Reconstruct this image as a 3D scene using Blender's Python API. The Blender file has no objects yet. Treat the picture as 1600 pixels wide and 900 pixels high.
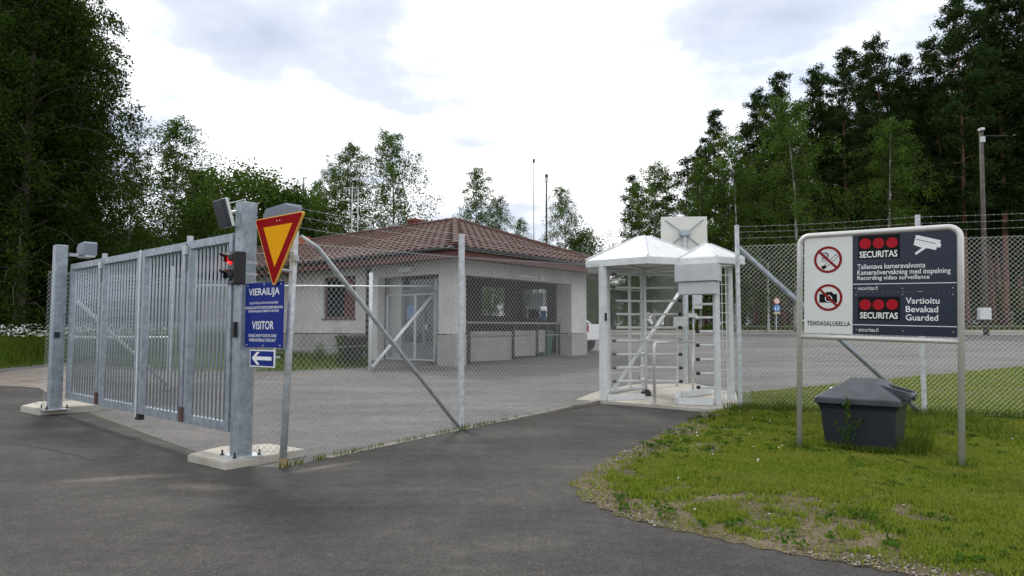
import bpy, bmesh, math, random
import numpy as np
from mathutils import Vector, Matrix
random.seed(7); rng = np.random.default_rng(7)
scene = bpy.context.scene
col = scene.collection
V = Vector
# ------------------------------------------------------------------ camera
F = 1067.0; HC = 1.4; PITCH = math.atan(65.0/F)
cam_d = bpy.data.cameras.new('camera'); cam = bpy.data.objects.new('camera', cam_d); col.objects.link(cam)
cam_d.sensor_width = 36.0; cam_d.lens = 36.0*F/1600.0
cam_d.clip_start = 0.05; cam_d.clip_end = 2000
cam.location = (0, 0, HC); cam.rotation_euler = (math.pi/2+PITCH, 0, 0)
scene.camera = cam
# ------------------------------------------------------------------ sky, sun, exposure
SUN_DIR = V((-0.30, 0.62, 0.80)).normalized()
elev = math.asin(SUN_DIR.z); azim = math.atan2(SUN_DIR.x, SUN_DIR.y)
world = bpy.data.worlds.new('World'); scene.world = world; world.use_nodes = True
wn = world.node_tree.nodes; wl = world.node_tree.links
wn.clear()
def wnode(t, **k):
    n = wn.new(t)
    for a, b in k.items(): setattr(n, a, b)
    return n
w_out = wnode('ShaderNodeOutputWorld'); w_bg = wnode('ShaderNodeBackground')
sky = wnode('ShaderNodeTexSky', sky_type='NISHITA'); sky.sun_disc = False
sky.sun_elevation = elev; sky.sun_rotation = azim; sky.air_density = 1.0; sky.dust_density = 2.0
skm = wnode('ShaderNodeMix', data_type='RGBA', blend_type='MULTIPLY'); skm.inputs[0].default_value = 1
skm.inputs[7].default_value = (0.11, 0.11, 0.11, 1)
wl.new(sky.outputs[0], skm.inputs[6])
tc = wnode('ShaderNodeTexCoord'); sep = wnode('ShaderNodeSeparateXYZ'); wl.new(tc.outputs['Generated'], sep.inputs[0])
zz = wnode('ShaderNodeMath', operation='MAXIMUM'); wl.new(sep.outputs[2], zz.inputs[0]); zz.inputs[1].default_value = 0.0
za = wnode('ShaderNodeMath', operation='ADD'); wl.new(zz.outputs[0], za.inputs[0]); za.inputs[1].default_value = 0.22
dx_ = wnode('ShaderNodeMath', operation='DIVIDE'); wl.new(sep.outputs[0], dx_.inputs[0]); wl.new(za.outputs[0], dx_.inputs[1])
dy_ = wnode('ShaderNodeMath', operation='DIVIDE'); wl.new(sep.outputs[1], dy_.inputs[0]); wl.new(za.outputs[0], dy_.inputs[1])
cmb = wnode('ShaderNodeCombineXYZ'); wl.new(dx_.outputs[0], cmb.inputs[0]); wl.new(dy_.outputs[0], cmb.inputs[1]); cmb.inputs[2].default_value = 3.7
def wnoise(scale, detail, rough, off):
    mp = wnode('ShaderNodeMapping'); mp.inputs['Location'].default_value = off; wl.new(cmb.outputs[0], mp.inputs[0])
    n = wnode('ShaderNodeTexNoise'); n.inputs['Scale'].default_value = scale; n.inputs['Detail'].default_value = detail
    n.inputs['Roughness'].default_value = rough; wl.new(mp.outputs[0], n.inputs['Vector']); return n
n1 = wnoise(1.5, 6, 0.52, (2.6, 0.4, 0)); n2 = wnoise(0.9, 4, 0.5, (7.3, 3.1, 0))
r1 = wnode('ShaderNodeValToRGB'); wl.new(n1.outputs[0], r1.inputs[0])
e = r1.color_ramp.elements
e[0].position = 0.36; e[0].color = (0.40, 0.445, 0.55, 1); e[1].position = 0.60; e[1].color = (1.12, 1.12, 1.13, 1)
m_ = r1.color_ramp.elements.new(0.47); m_.color = (0.55, 0.59, 0.68, 1)
r2 = wnode('ShaderNodeValToRGB'); wl.new(n2.outputs[0], r2.inputs[0])
r2.color_ramp.elements[0].position = 0.30; r2.color_ramp.elements[0].color = (0.72, 0.72, 0.72, 1)
r2.color_ramp.elements[1].position = 0.45; r2.color_ramp.elements[1].color = (1, 1, 1, 1)
cm = wnode('ShaderNodeMix', data_type='RGBA'); wl.new(r2.outputs[0], cm.inputs[0]); wl.new(skm.outputs[2], cm.inputs[6]); wl.new(r1.outputs[0], cm.inputs[7])
wl.new(cm.outputs[2], w_bg.inputs[0]); w_bg.inputs[1].default_value = 1.0
wl.new(w_bg.outputs[0], w_out.inputs[0])
sun_d = bpy.data.lights.new('sun', 'SUN'); sun = bpy.data.objects.new('sun', sun_d); col.objects.link(sun)
sun_d.energy = 1.5; sun_d.angle = math.radians(12); sun_d.color = (1, 0.96, 0.9)
sun.rotation_euler = (-SUN_DIR).to_track_quat('-Z', 'Y').to_euler(); sun.location = (0, 20, 40)
scene.view_settings.view_transform = 'Standard'; scene.view_settings.look = 'None'
scene.view_settings.exposure = 0.62; scene.view_settings.gamma = 1.0; scene.view_settings.use_curve_mapping = False
scene.cycles.use_denoising = True
scene.cycles.max_bounces = 6; scene.cycles.transparent_max_bounces = 8

# ------------------------------------------------------------------ terrain and pixel helpers
CUTS = [6+0.5*i for i in range(9)] + [12, 14, 16, 18, 20, 24, 28, 32, 36, 40, 44, 48, 50, 52, 54, 56]
def T0(y):
    if y < 6: return 0.0
    if y < 10: return 0.004*(y-6)**2
    if y < 48: return 0.064+0.032*(y-10)
    if y < 56: d = y-48; return 1.28+0.032*d-0.002*d*d
    return 1.408
_cy = np.array([-1000]+CUTS+[2000.0]); _cz = np.array([T0(v) for v in _cy])
def T(y): return float(np.interp(y, _cy, _cz))
def Tn(y): return np.interp(y, _cy, _cz)
SP, CP = math.sin(PITCH), math.cos(PITCH)
def ray(px, py):
    dx, dy = (px-800)/F, (450-py)/F
    return V((dx, CP-dy*SP, SP+dy*CP))
def P(px, py, Y):
    r = ray(px, py); k = Y/r.y; return V((r.x*k, Y, HC+r.z*k))
def G(px, py, up=0.0):
    r = ray(px, py); lo, hi = 0.5, 400.0
    for _ in range(60):
        m = (lo+hi)/2
        if HC+r.z*m/r.y > T(m)+up: lo = m
        else: hi = m
    return V((r.x*lo/r.y, lo, T(lo)+up))
def onplane(p0, u, px, py):
    """where the line of sight meets the vertical plane through p0 along u: distance along u, height"""
    n = V((-u.y, u.x, 0)); r = ray(px, py); k = (p0-V((0, 0, HC))).dot(n)/r.dot(n)
    q = V((0, 0, HC))+r*k
    return (q-V((p0.x, p0.y, 0))).dot(V((u.x, u.y, 0))), q.z

# ------------------------------------------------------------------ materials
MATS = {}
def mat(name, c, rough=0.6, metal=0.0, var=0.0, vscale=6.0, bump=0.0, bscale=60.0, c2=None, spec=0.5, emit=0.0, detail=6):
    if name in MATS: return MATS[name]
    m = bpy.data.materials.new(name); m.use_nodes = True; nt = m.node_tree; N = nt.nodes; L = nt.links
    b = N['Principled BSDF']; b.inputs['Roughness'].default_value = rough; b.inputs['Metallic'].default_value = metal
    b.inputs['Specular IOR Level'].default_value = spec
    b.inputs['Base Color'].default_value = (*c, 1)
    if emit: b.inputs['Emission Color'].default_value = (*c, 1); b.inputs['Emission Strength'].default_value = emit
    if var or c2 or bump:
        t = N.new('ShaderNodeTexCoord')
    if var or c2:
        n = N.new('ShaderNodeTexNoise'); n.inputs['Scale'].default_value = vscale; n.inputs['Detail'].default_value = detail
        n.inputs['Roughness'].default_value = 0.6; L.new(t.outputs['Object'], n.inputs['Vector'])
        r = N.new('ShaderNodeValToRGB'); L.new(n.outputs[0], r.inputs[0])
        lo = c2 if c2 else tuple(max(0, x*(1-var)) for x in c); hi = c if c2 else tuple(min(1, x*(1+var)) for x in c)
        r.color_ramp.elements[0].position = 0.33; r.color_ramp.elements[0].color = (*lo, 1)
        r.color_ramp.elements[1].position = 0.67; r.color_ramp.elements[1].color = (*hi, 1)
        L.new(r.outputs[0], b.inputs['Base Color'])
    if bump:
        n2 = N.new('ShaderNodeTexNoise'); n2.inputs['Scale'].default_value = bscale; n2.inputs['Detail'].default_value = 4
        L.new(t.outputs['Object'], n2.inputs['Vector'])
        bp = N.new('ShaderNodeBump'); bp.inputs['Strength'].default_value = bump; bp.inputs['Distance'].default_value = 0.02
        L.new(n2.outputs[0], bp.inputs['Height']); L.new(bp.outputs[0], b.inputs['Normal'])
    MATS[name] = m; return m
def leaf_mat(name, c1, c2, trans=0.35, dry=None):
    m = bpy.data.materials.new(name); m.use_nodes = True; nt = m.node_tree; N = nt.nodes; L = nt.links
    N.remove(N['Principled BSDF']); out = N['Material Output']
    g = N.new('ShaderNodeNewGeometry'); r = N.new('ShaderNodeValToRGB'); L.new(g.outputs['Random Per Island'], r.inputs[0])
    r.color_ramp.elements[0].color = (*c1, 1); r.color_ramp.elements[1].color = (*c2, 1)
    d = N.new('ShaderNodeBsdfDiffuse'); t = N.new('ShaderNodeBsdfTranslucent'); mx = N.new('ShaderNodeMixShader')
    oc = r.outputs[0]
    if dry:
        tcn = N.new('ShaderNodeTexCoord'); nz = N.new('ShaderNodeTexNoise'); nz.inputs['Scale'].default_value = 1.7; nz.inputs['Detail'].default_value = 6; nz.inputs['Roughness'].default_value = 0.65; L.new(tcn.outputs['Object'], nz.inputs['Vector'])
        nr = N.new('ShaderNodeMapRange'); nr.inputs[1].default_value = 0.42; nr.inputs[2].default_value = 0.68; nr.inputs[3].default_value = 0; nr.inputs[4].default_value = 0.55; L.new(nz.outputs[0], nr.inputs[0])
        dm = N.new('ShaderNodeMix'); dm.data_type = 'RGBA'; L.new(nr.outputs[0], dm.inputs[0]); L.new(oc, dm.inputs[6]); dm.inputs[7].default_value = (*dry, 1); oc = dm.outputs[2]
    L.new(oc, d.inputs[0]); L.new(oc, t.inputs[0]); mx.inputs[0].default_value = trans
    L.new(d.outputs[0], mx.inputs[1]); L.new(t.outputs[0], mx.inputs[2]); L.new(mx.outputs[0], out.inputs[0])
    MATS[name] = m; return m
def layered(name, stops, scale, rough=0.9, fine=(140, 0.35), bump=0.5, bscale=220, patch=None, spots=()):
    """ground materials: large patches x fine grain, with small relief"""
    m = bpy.data.materials.new(name); m.use_nodes = True; nt = m.node_tree; N = nt.nodes; L = nt.links
    b = N['Principled BSDF']; b.inputs['Roughness'].default_value = rough; b.inputs['Specular IOR Level'].default_value = 0.3
    t = N.new('ShaderNodeTexCoord')
    n = N.new('ShaderNodeTexNoise'); n.inputs['Scale'].default_value = scale; n.inputs['Detail'].default_value = 7; n.inputs['Roughness'].default_value = 0.62
    L.new(t.outputs['Object'], n.inputs['Vector'])
    r = N.new('ShaderNodeValToRGB'); L.new(n.outputs[0], r.inputs[0])
    els = r.color_ramp.elements
    els[0].position, els[0].color = stops[0][0], (*stops[0][1], 1); els[1].position, els[1].color = stops[-1][0], (*stops[-1][1], 1)
    for p_, c_ in stops[1:-1]: q = els.new(p_); q.color = (*c_, 1)
    f = N.new('ShaderNodeTexNoise'); f.inputs['Scale'].default_value = fine[0]; f.inputs['Detail'].default_value = 3; f.inputs['Roughness'].default_value = 0.7
    L.new(t.outputs['Object'], f.inputs['Vector'])
    fr = N.new('ShaderNodeMapRange'); fr.inputs[1].default_value = 0.3; fr.inputs[2].default_value = 0.7
    fr.inputs[3].default_value = 1-fine[1]; fr.inputs[4].default_value = 1+fine[1]; L.new(f.outputs[0], fr.inputs[0])
    mx = N.new('ShaderNodeMix'); mx.data_type = 'RGBA'; mx.blend_type = 'MULTIPLY'; mx.inputs[0].default_value = 1
    L.new(r.outputs[0], mx.inputs[6]); L.new(fr.outputs[0], mx.inputs[7]); last = mx.outputs[2]
    if patch:
        # scattered pale stone chips and mid-sized worn mottling
        w = N.new('ShaderNodeTexVoronoi'); w.inputs['Scale'].default_value = patch[0]; L.new(t.outputs['Object'], w.inputs['Vector'])
        wr = N.new('ShaderNodeMapRange'); wr.inputs[1].default_value = 0.10; wr.inputs[2].default_value = 0.26; wr.inputs[3].default_value = 1; wr.inputs[4].default_value = 0; L.new(w.outputs['Distance'], wr.inputs[0])
        ws = N.new('ShaderNodeSeparateColor'); L.new(w.outputs['Color'], ws.inputs[0])
        wt_ = N.new('ShaderNodeMath'); wt_.operation = 'GREATER_THAN'; wt_.inputs[1].default_value = patch[2]; L.new(ws.outputs[0], wt_.inputs[0])
        wm = N.new('ShaderNodeMath'); wm.operation = 'MULTIPLY'; L.new(wr.outputs[0], wm.inputs[0]); L.new(wt_.outputs[0], wm.inputs[1])
        m2 = N.new('ShaderNodeMix'); m2.data_type = 'RGBA'; L.new(wm.outputs[0], m2.inputs[0]); L.new(last, m2.inputs[6]); m2.inputs[7].default_value = (*patch[1], 1)
        g2 = N.new('ShaderNodeTexNoise'); g2.inputs['Scale'].default_value = 7; g2.inputs['Detail'].default_value = 8; g2.inputs['Roughness'].default_value = 0.75; L.new(t.outputs['Object'], g2.inputs['Vector'])
        g3 = N.new('ShaderNodeMapRange'); g3.inputs[1].default_value = 0.3; g3.inputs[2].default_value = 0.7; g3.inputs[3].default_value = 0.74; g3.inputs[4].default_value = 1.26; L.new(g2.outputs[0], g3.inputs[0])
        m3 = N.new('ShaderNodeMix'); m3.data_type = 'RGBA'; m3.blend_type = 'MULTIPLY'; m3.inputs[0].default_value = 1; L.new(m2.outputs[2], m3.inputs[6]); L.new(g3.outputs[0], m3.inputs[7]); last = m3.outputs[2]
        sm = N.new('ShaderNodeMapping'); sm.inputs['Rotation'].default_value = (0, 0, 0.75); sm.inputs['Scale'].default_value = (0.35, 1.5, 1); L.new(t.outputs['Object'], sm.inputs[0])   # streaks worn along the driving line
        g4 = N.new('ShaderNodeTexNoise'); g4.inputs['Scale'].default_value = 0.9; g4.inputs['Detail'].default_value = 9; g4.inputs['Roughness'].default_value = 0.7; L.new(sm.outputs[0], g4.inputs['Vector'])
        g5 = N.new('ShaderNodeMapRange'); g5.inputs[1].default_value = 0.32; g5.inputs[2].default_value = 0.68; g5.inputs[3].default_value = 0.72; g5.inputs[4].default_value = 1.32; L.new(g4.outputs[0], g5.inputs[0])
        m4 = N.new('ShaderNodeMix'); m4.data_type = 'RGBA'; m4.blend_type = 'MULTIPLY'; m4.inputs[0].default_value = 1; L.new(last, m4.inputs[6]); L.new(g5.outputs[0], m4.inputs[7]); last = m4.outputs[2]
    for (sx, sy, rx, ry, an) in spots:     # dust and grit washed together in shallow hollows
        mp = N.new('ShaderNodeMapping'); mp.vector_type = 'TEXTURE'; mp.inputs['Location'].default_value = (sx, sy, 0); mp.inputs['Rotation'].default_value = (0, 0, an); mp.inputs['Scale'].default_value = (rx, ry, 1)
        sp_ = N.new('ShaderNodeSeparateXYZ'); L.new(t.outputs['Object'], mp.inputs[0]); L.new(mp.outputs[0], sp_.inputs[0])
        cb_ = N.new('ShaderNodeCombineXYZ'); L.new(sp_.outputs[0], cb_.inputs[0]); L.new(sp_.outputs[1], cb_.inputs[1])
        ln = N.new('ShaderNodeVectorMath'); ln.operation = 'LENGTH'; L.new(cb_.outputs[0], ln.inputs[0])
        dn = N.new('ShaderNodeTexNoise'); dn.inputs['Scale'].default_value = 9; dn.inputs['Detail'].default_value = 8; dn.inputs['Roughness'].default_value = 0.75; L.new(t.outputs['Object'], dn.inputs['Vector'])
        ad = N.new('ShaderNodeMath'); ad.operation = 'MULTIPLY_ADD'; ad.inputs[1].default_value = 2.6; L.new(dn.outputs[0], ad.inputs[0]); L.new(ln.outputs['Value'], ad.inputs[2])
        mr = N.new('ShaderNodeMapRange'); mr.inputs[1].default_value = 1.0; mr.inputs[2].default_value = 2.7; mr.inputs[3].default_value = 0.6; mr.inputs[4].default_value = 0; L.new(ad.outputs[0], mr.inputs[0])
        mm = N.new('ShaderNodeMix'); mm.data_type = 'RGBA'; L.new(mr.outputs[0], mm.inputs[0]); L.new(last, mm.inputs[6]); mm.inputs[7].default_value = (0.27, 0.235, 0.19, 1); last = mm.outputs[2]
    L.new(last, b.inputs['Base Color'])
    v = N.new('ShaderNodeTexNoise'); v.inputs['Scale'].default_value = bscale; v.inputs['Detail'].default_value = 2; L.new(t.outputs['Object'], v.inputs['Vector'])
    bp = N.new('ShaderNodeBump'); bp.inputs['Strength'].default_value = bump; bp.inputs['Distance'].default_value = 0.012
    L.new(v.outputs[0], bp.inputs['Height']); L.new(bp.outputs[0], b.inputs['Normal'])
    MATS[name] = m; return m
DUST = [(-2.75, 6.15, 0.30, 0.12, -0.2), (-3.7, 6.5, 0.45, 0.10, 0.3), (-1.9, 7.0, 0.35, 0.07, 0.8)]
layered('asphalt_dark', [(0.28, (0.034, 0.0315, 0.029)), (0.44, (0.052, 0.0485, 0.044)), (0.58, (0.072, 0.067, 0.060)), (0.74, (0.102, 0.094, 0.082))], 0.42, fine=(75, 0.55), bump=1.0, bscale=90, patch=(38, (0.20, 0.185, 0.16), 0.86), spots=DUST)
layered('asphalt_light', [(0.3, (0.105, 0.100, 0.094)), (0.5, (0.135, 0.129, 0.121)), (0.72, (0.165, 0.156, 0.145))], 0.4, fine=(60, 0.4), bump=0.6, bscale=90, patch=(30, (0.21, 0.20, 0.185), 0.93))
layered('pavement_pale', [(0.3, (0.27, 0.25, 0.22)), (0.7, (0.36, 0.34, 0.30))], 0.6, fine=(60, 0.2))
layered('lawn_soil', [(0.32, (0.060, 0.060, 0.018)), (0.48, (0.085, 0.070, 0.032)), (0.58, (0.12, 0.092, 0.058)), (0.72, (0.20, 0.165, 0.125))], 1.6, fine=(45, 0.6), bump=1.0, bscale=60, patch=(34, (0.30, 0.26, 0.21), 0.80))
layered('gravel', [(0.3, (0.16, 0.135, 0.11)), (0.7, (0.30, 0.26, 0.22))], 2.5, fine=(55, 0.55), bump=1.0, bscale=55)
layered('forest_floor', [(0.3, (0.035, 0.06, 0.015)), (0.55, (0.07, 0.105, 0.022)), (0.75, (0.12, 0.14, 0.04))], 0.35, fine=(9, 0.4), bump=1.0, bscale=12)
layered('old_concrete', [(0.3, (0.15, 0.14, 0.12)), (0.7, (0.27, 0.25, 0.21))], 2.0, fine=(50, 0.3), bump=0.6, bscale=60)
layered('concrete', [(0.3, (0.36, 0.335, 0.28)), (0.7, (0.52, 0.49, 0.42))], 3.0, fine=(60, 0.16), bump=0.4, bscale=70)
layered('plaster', [(0.3, (0.46, 0.45, 0.43)), (0.5, (0.56, 0.55, 0.525)), (0.7, (0.63, 0.62, 0.59))], 0.8, fine=(22, 0.26), bump=1.0, bscale=38)
layered('plinth', [(0.3, (0.30, 0.29, 0.27)), (0.7, (0.40, 0.39, 0.365))], 1.2, fine=(26, 0.22), bump=1.0, bscale=38)
GALV = mat('galvanised_steel', (0.31, 0.35, 0.385), 0.46, 0.5, var=0.24, vscale=11, detail=9)
GALV2 = mat('galvanised_post', (0.50, 0.53, 0.54), 0.5, 0.25, var=0.22, vscale=14)
WIRE = mat('galvanised_wire', (0.42, 0.43, 0.42), 0.5, 0.25)
STAIN = mat('stainless_steel', (0.64, 0.625, 0.59), 0.30, 0.35, var=0.06, vscale=20)
WHITEP = mat('white_paint', (0.64, 0.66, 0.65), 0.4, var=0.10, vscale=7, detail=9)
GREYP = mat('grey_paint', (0.50, 0.53, 0.53), 0.45, var=0.06, vscale=5)
BLACK = mat('black_plastic', (0.012, 0.012, 0.014), 0.45)
DGREY = mat('dark_grey_plastic', (0.020, 0.024, 0.034), 0.38, var=0.2, vscale=3)
BOXGREY = mat('motor_housing', (0.16, 0.19, 0.23), 0.45, var=0.05)
RED = mat('sign_red', (0.27, 0.002, 0.004), 0.6, spec=0.05)
YEL = mat('sign_yellow', (0.80, 0.36, 0.002), 0.6, spec=0.05)
BLUE = mat('sign_blue', (0.003, 0.02, 0.20), 0.5, spec=0.15, var=0.04, vscale=3)
NAVY = mat('panel_navy', (0.008, 0.016, 0.036), 0.24, var=0.15, vscale=2, spec=0.35)
PANEL = mat('panel_white', (0.68, 0.70, 0.66), 0.3, var=0.03, vscale=3)
WHITE = mat('lettering_white', (0.82, 0.83, 0.82), 0.4)
INK = mat('lettering_black', (0.006, 0.006, 0.006), 0.6, spec=0.15)
RINGRED = mat('ring_red', (0.24, 0.006, 0.007), 0.5, spec=0.2)
DISCRED = mat('disc_red', (0.40, 0.003, 0.014), 0.5, spec=0.2)
LAMP = mat('red_lamp_lit', (1.0, 0.02, 0.02), 0.3, emit=1.0)
LAMPG = mat('green_lamp_unlit', (0.01, 0.06, 0.055), 0.2)
TILE = mat('roof_tile', (0.092, 0.040, 0.029), 0.8, var=0.5, vscale=1.6, bump=0.3, bscale=25)
FASCIA = mat('fascia_brown', (0.10, 0.030, 0.022), 0.6, var=0.15, vscale=3)
DARKM = mat('dark_metal', (0.03, 0.028, 0.027), 0.5)
GLASS = mat('window_glass', (0.02, 0.026, 0.03), 0.06, spec=0.8)
BROWNF = mat('window_frame_brown', (0.11, 0.03, 0.022), 0.5)
BRICKR = mat('chimney_brick', (0.20, 0.06, 0.045), 0.8, var=0.3, vscale=8)
WOODP = mat('grey_wood', (0.085, 0.072, 0.06), 0.8, var=0.3, vscale=5)
GREENP = mat('green_plastic', (0.02, 0.12, 0.045), 0.45)
TYRE = mat('tyre_rubber', (0.012, 0.012, 0.012), 0.8)
CARW = mat('car_white', (0.80, 0.81, 0.82), 0.22)
BARKP = mat('pine_bark', (0.21, 0.095, 0.05), 0.9, c2=(0.07, 0.05, 0.04), vscale=3)
BARKB = mat('birch_bark', (0.62, 0.60, 0.55), 0.8, c2=(0.10, 0.09, 0.08), vscale=4)
BARKD = mat('dark_bark', (0.08, 0.065, 0.05), 0.9, var=0.3, vscale=4)
leaf_mat('pine_needles', (0.016, 0.032, 0.011), (0.048, 0.078, 0.022), 0.25)
leaf_mat('birch_leaves', (0.038, 0.078, 0.013), (0.12, 0.185, 0.036), 0.45)
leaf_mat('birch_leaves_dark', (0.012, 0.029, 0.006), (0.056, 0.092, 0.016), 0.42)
leaf_mat('shrub_leaves', (0.035, 0.075, 0.012), (0.10, 0.155, 0.03), 0.4)
leaf_mat('grass_blades', (0.085, 0.140, 0.010), (0.29, 0.36, 0.048), 0.4, dry=(0.29, 0.275, 0.075))
leaf_mat('meadow_blades', (0.055, 0.10, 0.012), (0.15, 0.21, 0.035), 0.4)
leaf_mat('weed_leaves', (0.035, 0.085, 0.012), (0.09, 0.16, 0.025), 0.4)
FLOWER = mat('flower_white', (0.80, 0.80, 0.74), 0.7)
M = MATS

# ------------------------------------------------------------------ object helpers
OFF = {}
def link(o, parent=None, off=None):
    col.objects.link(o)
    if parent is not None: o.parent = parent
    OFF[o.name] = off if off is not None else (OFF[parent.name] if parent is not None else V((0, 0, 0)))
    return o
def tag(o, label=None, cat=None, group=None, kind=None):
    if label: o['label'] = label
    if cat: o['category'] = cat
    if group: o['group'] = group
    if kind: o['kind'] = kind
    return o
def thing(name, loc, label, cat, group=None):
    o = bpy.data.objects.new(name, None); o.empty_display_size = 0.2; o.location = loc
    link(o, None, V(loc)); return tag(o, label, cat, group)
class MB:
    def __init__(s): s.v = []; s.f = []; s.smooth = False
    def add(s, vs, fs):
        k = len(s.v); s.v += [V(p) for p in vs]; s.f += [tuple(i+k for i in f) for f in fs]; return s
    def frame(s, c, ax, ay, az, sx, sy, sz):
        c = V(c); h = [(-1, -1, -1), (1, -1, -1), (1, 1, -1), (-1, 1, -1), (-1, -1, 1), (1, -1, 1), (1, 1, 1), (-1, 1, 1)]
        ax, ay, az = V(ax), V(ay), V(az)
        return s.add([c+ax*(x*sx/2)+ay*(y*sy/2)+az*(z*sz/2) for x, y, z in h],
                     [(0, 3, 2, 1), (4, 5, 6, 7), (0, 1, 5, 4), (1, 2, 6, 5), (2, 3, 7, 6), (3, 0, 4, 7)])
    def bevbox(s, c, ax, ay, az, sx, sy, sz, b=0.01):
        """box with chamfered vertical and horizontal edges"""
        bm = bmesh.new(); bmesh.ops.create_cube(bm, size=1)
        for v in bm.verts: v.co = V((v.co.x*sx, v.co.y*sy, v.co.z*sz))
        bmesh.ops.bevel(bm, geom=bm.edges[:], offset=b, segments=2, affect='EDGES', profile=0.6)
        ax, ay, az, c = V(ax), V(ay), V(az), V(c)
        bm.verts.index_update()
        s.add([c+ax*v.co.x+ay*v.co.y+az*v.co.z for v in bm.verts], [[v.index for v in f.verts] for f in bm.faces]); bm.free(); return s
    def box(s, c, sx, sy, sz): return s.frame(c, (1, 0, 0), (0, 1, 0), (0, 0, 1), sx, sy, sz)
    def tube(s, pts, r, n=8, cap=True):
        pts = [V(p) for p in pts]; rs = r if isinstance(r, (list, tuple)) else [r]*len(pts)
        rings = []; k = len(s.v)
        d0 = (pts[1]-pts[0]).normalized(); up = V((0, 0, 1)) if abs(d0.z) < 0.9 else V((1, 0, 0))
        a = d0.cross(up).normalized()
        for i, p in enumerate(pts):
            if i == 0: d = d0
            elif i == len(pts)-1: d = (pts[-1]-pts[-2]).normalized()
            else: d = ((pts[i+1]-pts[i]).normalized()+(pts[i]-pts[i-1]).normalized()).normalized()
            a = (a-d*a.dot(d)).normalized(); b = d.cross(a)
            s.v += [p+a*(rs[i]*math.cos(2*math.pi*j/n))+b*(rs[i]*math.sin(2*math.pi*j/n)) for j in range(n)]
        for i in range(len(pts)-1):
            for j in range(n):
                s.f.append((k+i*n+j, k+i*n+(j+1) % n, k+(i+1)*n+(j+1) % n, k+(i+1)*n+j))
        if cap:
            s.f.append(tuple(k+j for j in reversed(range(n)))); e0 = k+(len(pts)-1)*n
            s.f.append(tuple(e0+j for j in range(n)))
        return s
    def prism(s, pts, d):
        """polygon pts pushed along vector d"""
        n = len(pts); pts = [V(p) for p in pts]; d = V(d)
        return s.add(pts+[p+d for p in pts], [tuple(reversed(range(n))), tuple(range(n, 2*n))]+[(i, (i+1) % n, n+(i+1) % n, n+i) for i in range(n)])
    def build(s, name, m, parent=None, origin=None, smooth=None):
        off = OFF[parent.name] if parent is not None else V(origin if origin is not None else (0, 0, 0))
        me = bpy.data.meshes.new(name); me.from_pydata([tuple(v-off) for v in s.v], [], s.f)
        bm = bmesh.new(); bm.from_mesh(me); bmesh.ops.recalc_face_normals(bm, faces=bm.faces[:]); bm.to_mesh(me); bm.free()
        me.materials.append(m)
        if smooth or (smooth is None and s.smooth):
            for p in me.polygons: p.use_smooth = len(p.vertices) == 4
        o = bpy.data.objects.new(name, me)
        if parent is None: o.location = off
        return link(o, parent, off)
def piece(name, me, parent, mtx):
    """an object sharing mesh data; mtx in world coordinates, parents are unrotated"""
    o = bpy.data.objects.new(name, me); link(o, parent)
    o.matrix_local = Matrix.Translation(-OFF[parent.name]) @ mtx
    return o
def fastmesh(name, verts, faces, m):
    me = bpy.data.meshes.new(name); n = len(verts); k = faces.shape[1]
    me.vertices.add(n); me.vertices.foreach_set('co', np.asarray(verts, dtype=np.float32).ravel())
    me.loops.add(faces.size); me.loops.foreach_set('vertex_index', faces.astype(np.int32).ravel())
    me.polygons.add(len(faces)); me.polygons.foreach_set('loop_start', (np.arange(len(faces))*k).astype(np.int32))
    me.polygons.foreach_set('loop_total', np.full(len(faces), k, dtype=np.int32))
    me.update(calc_edges=True); me.materials.append(m); return me

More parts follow.
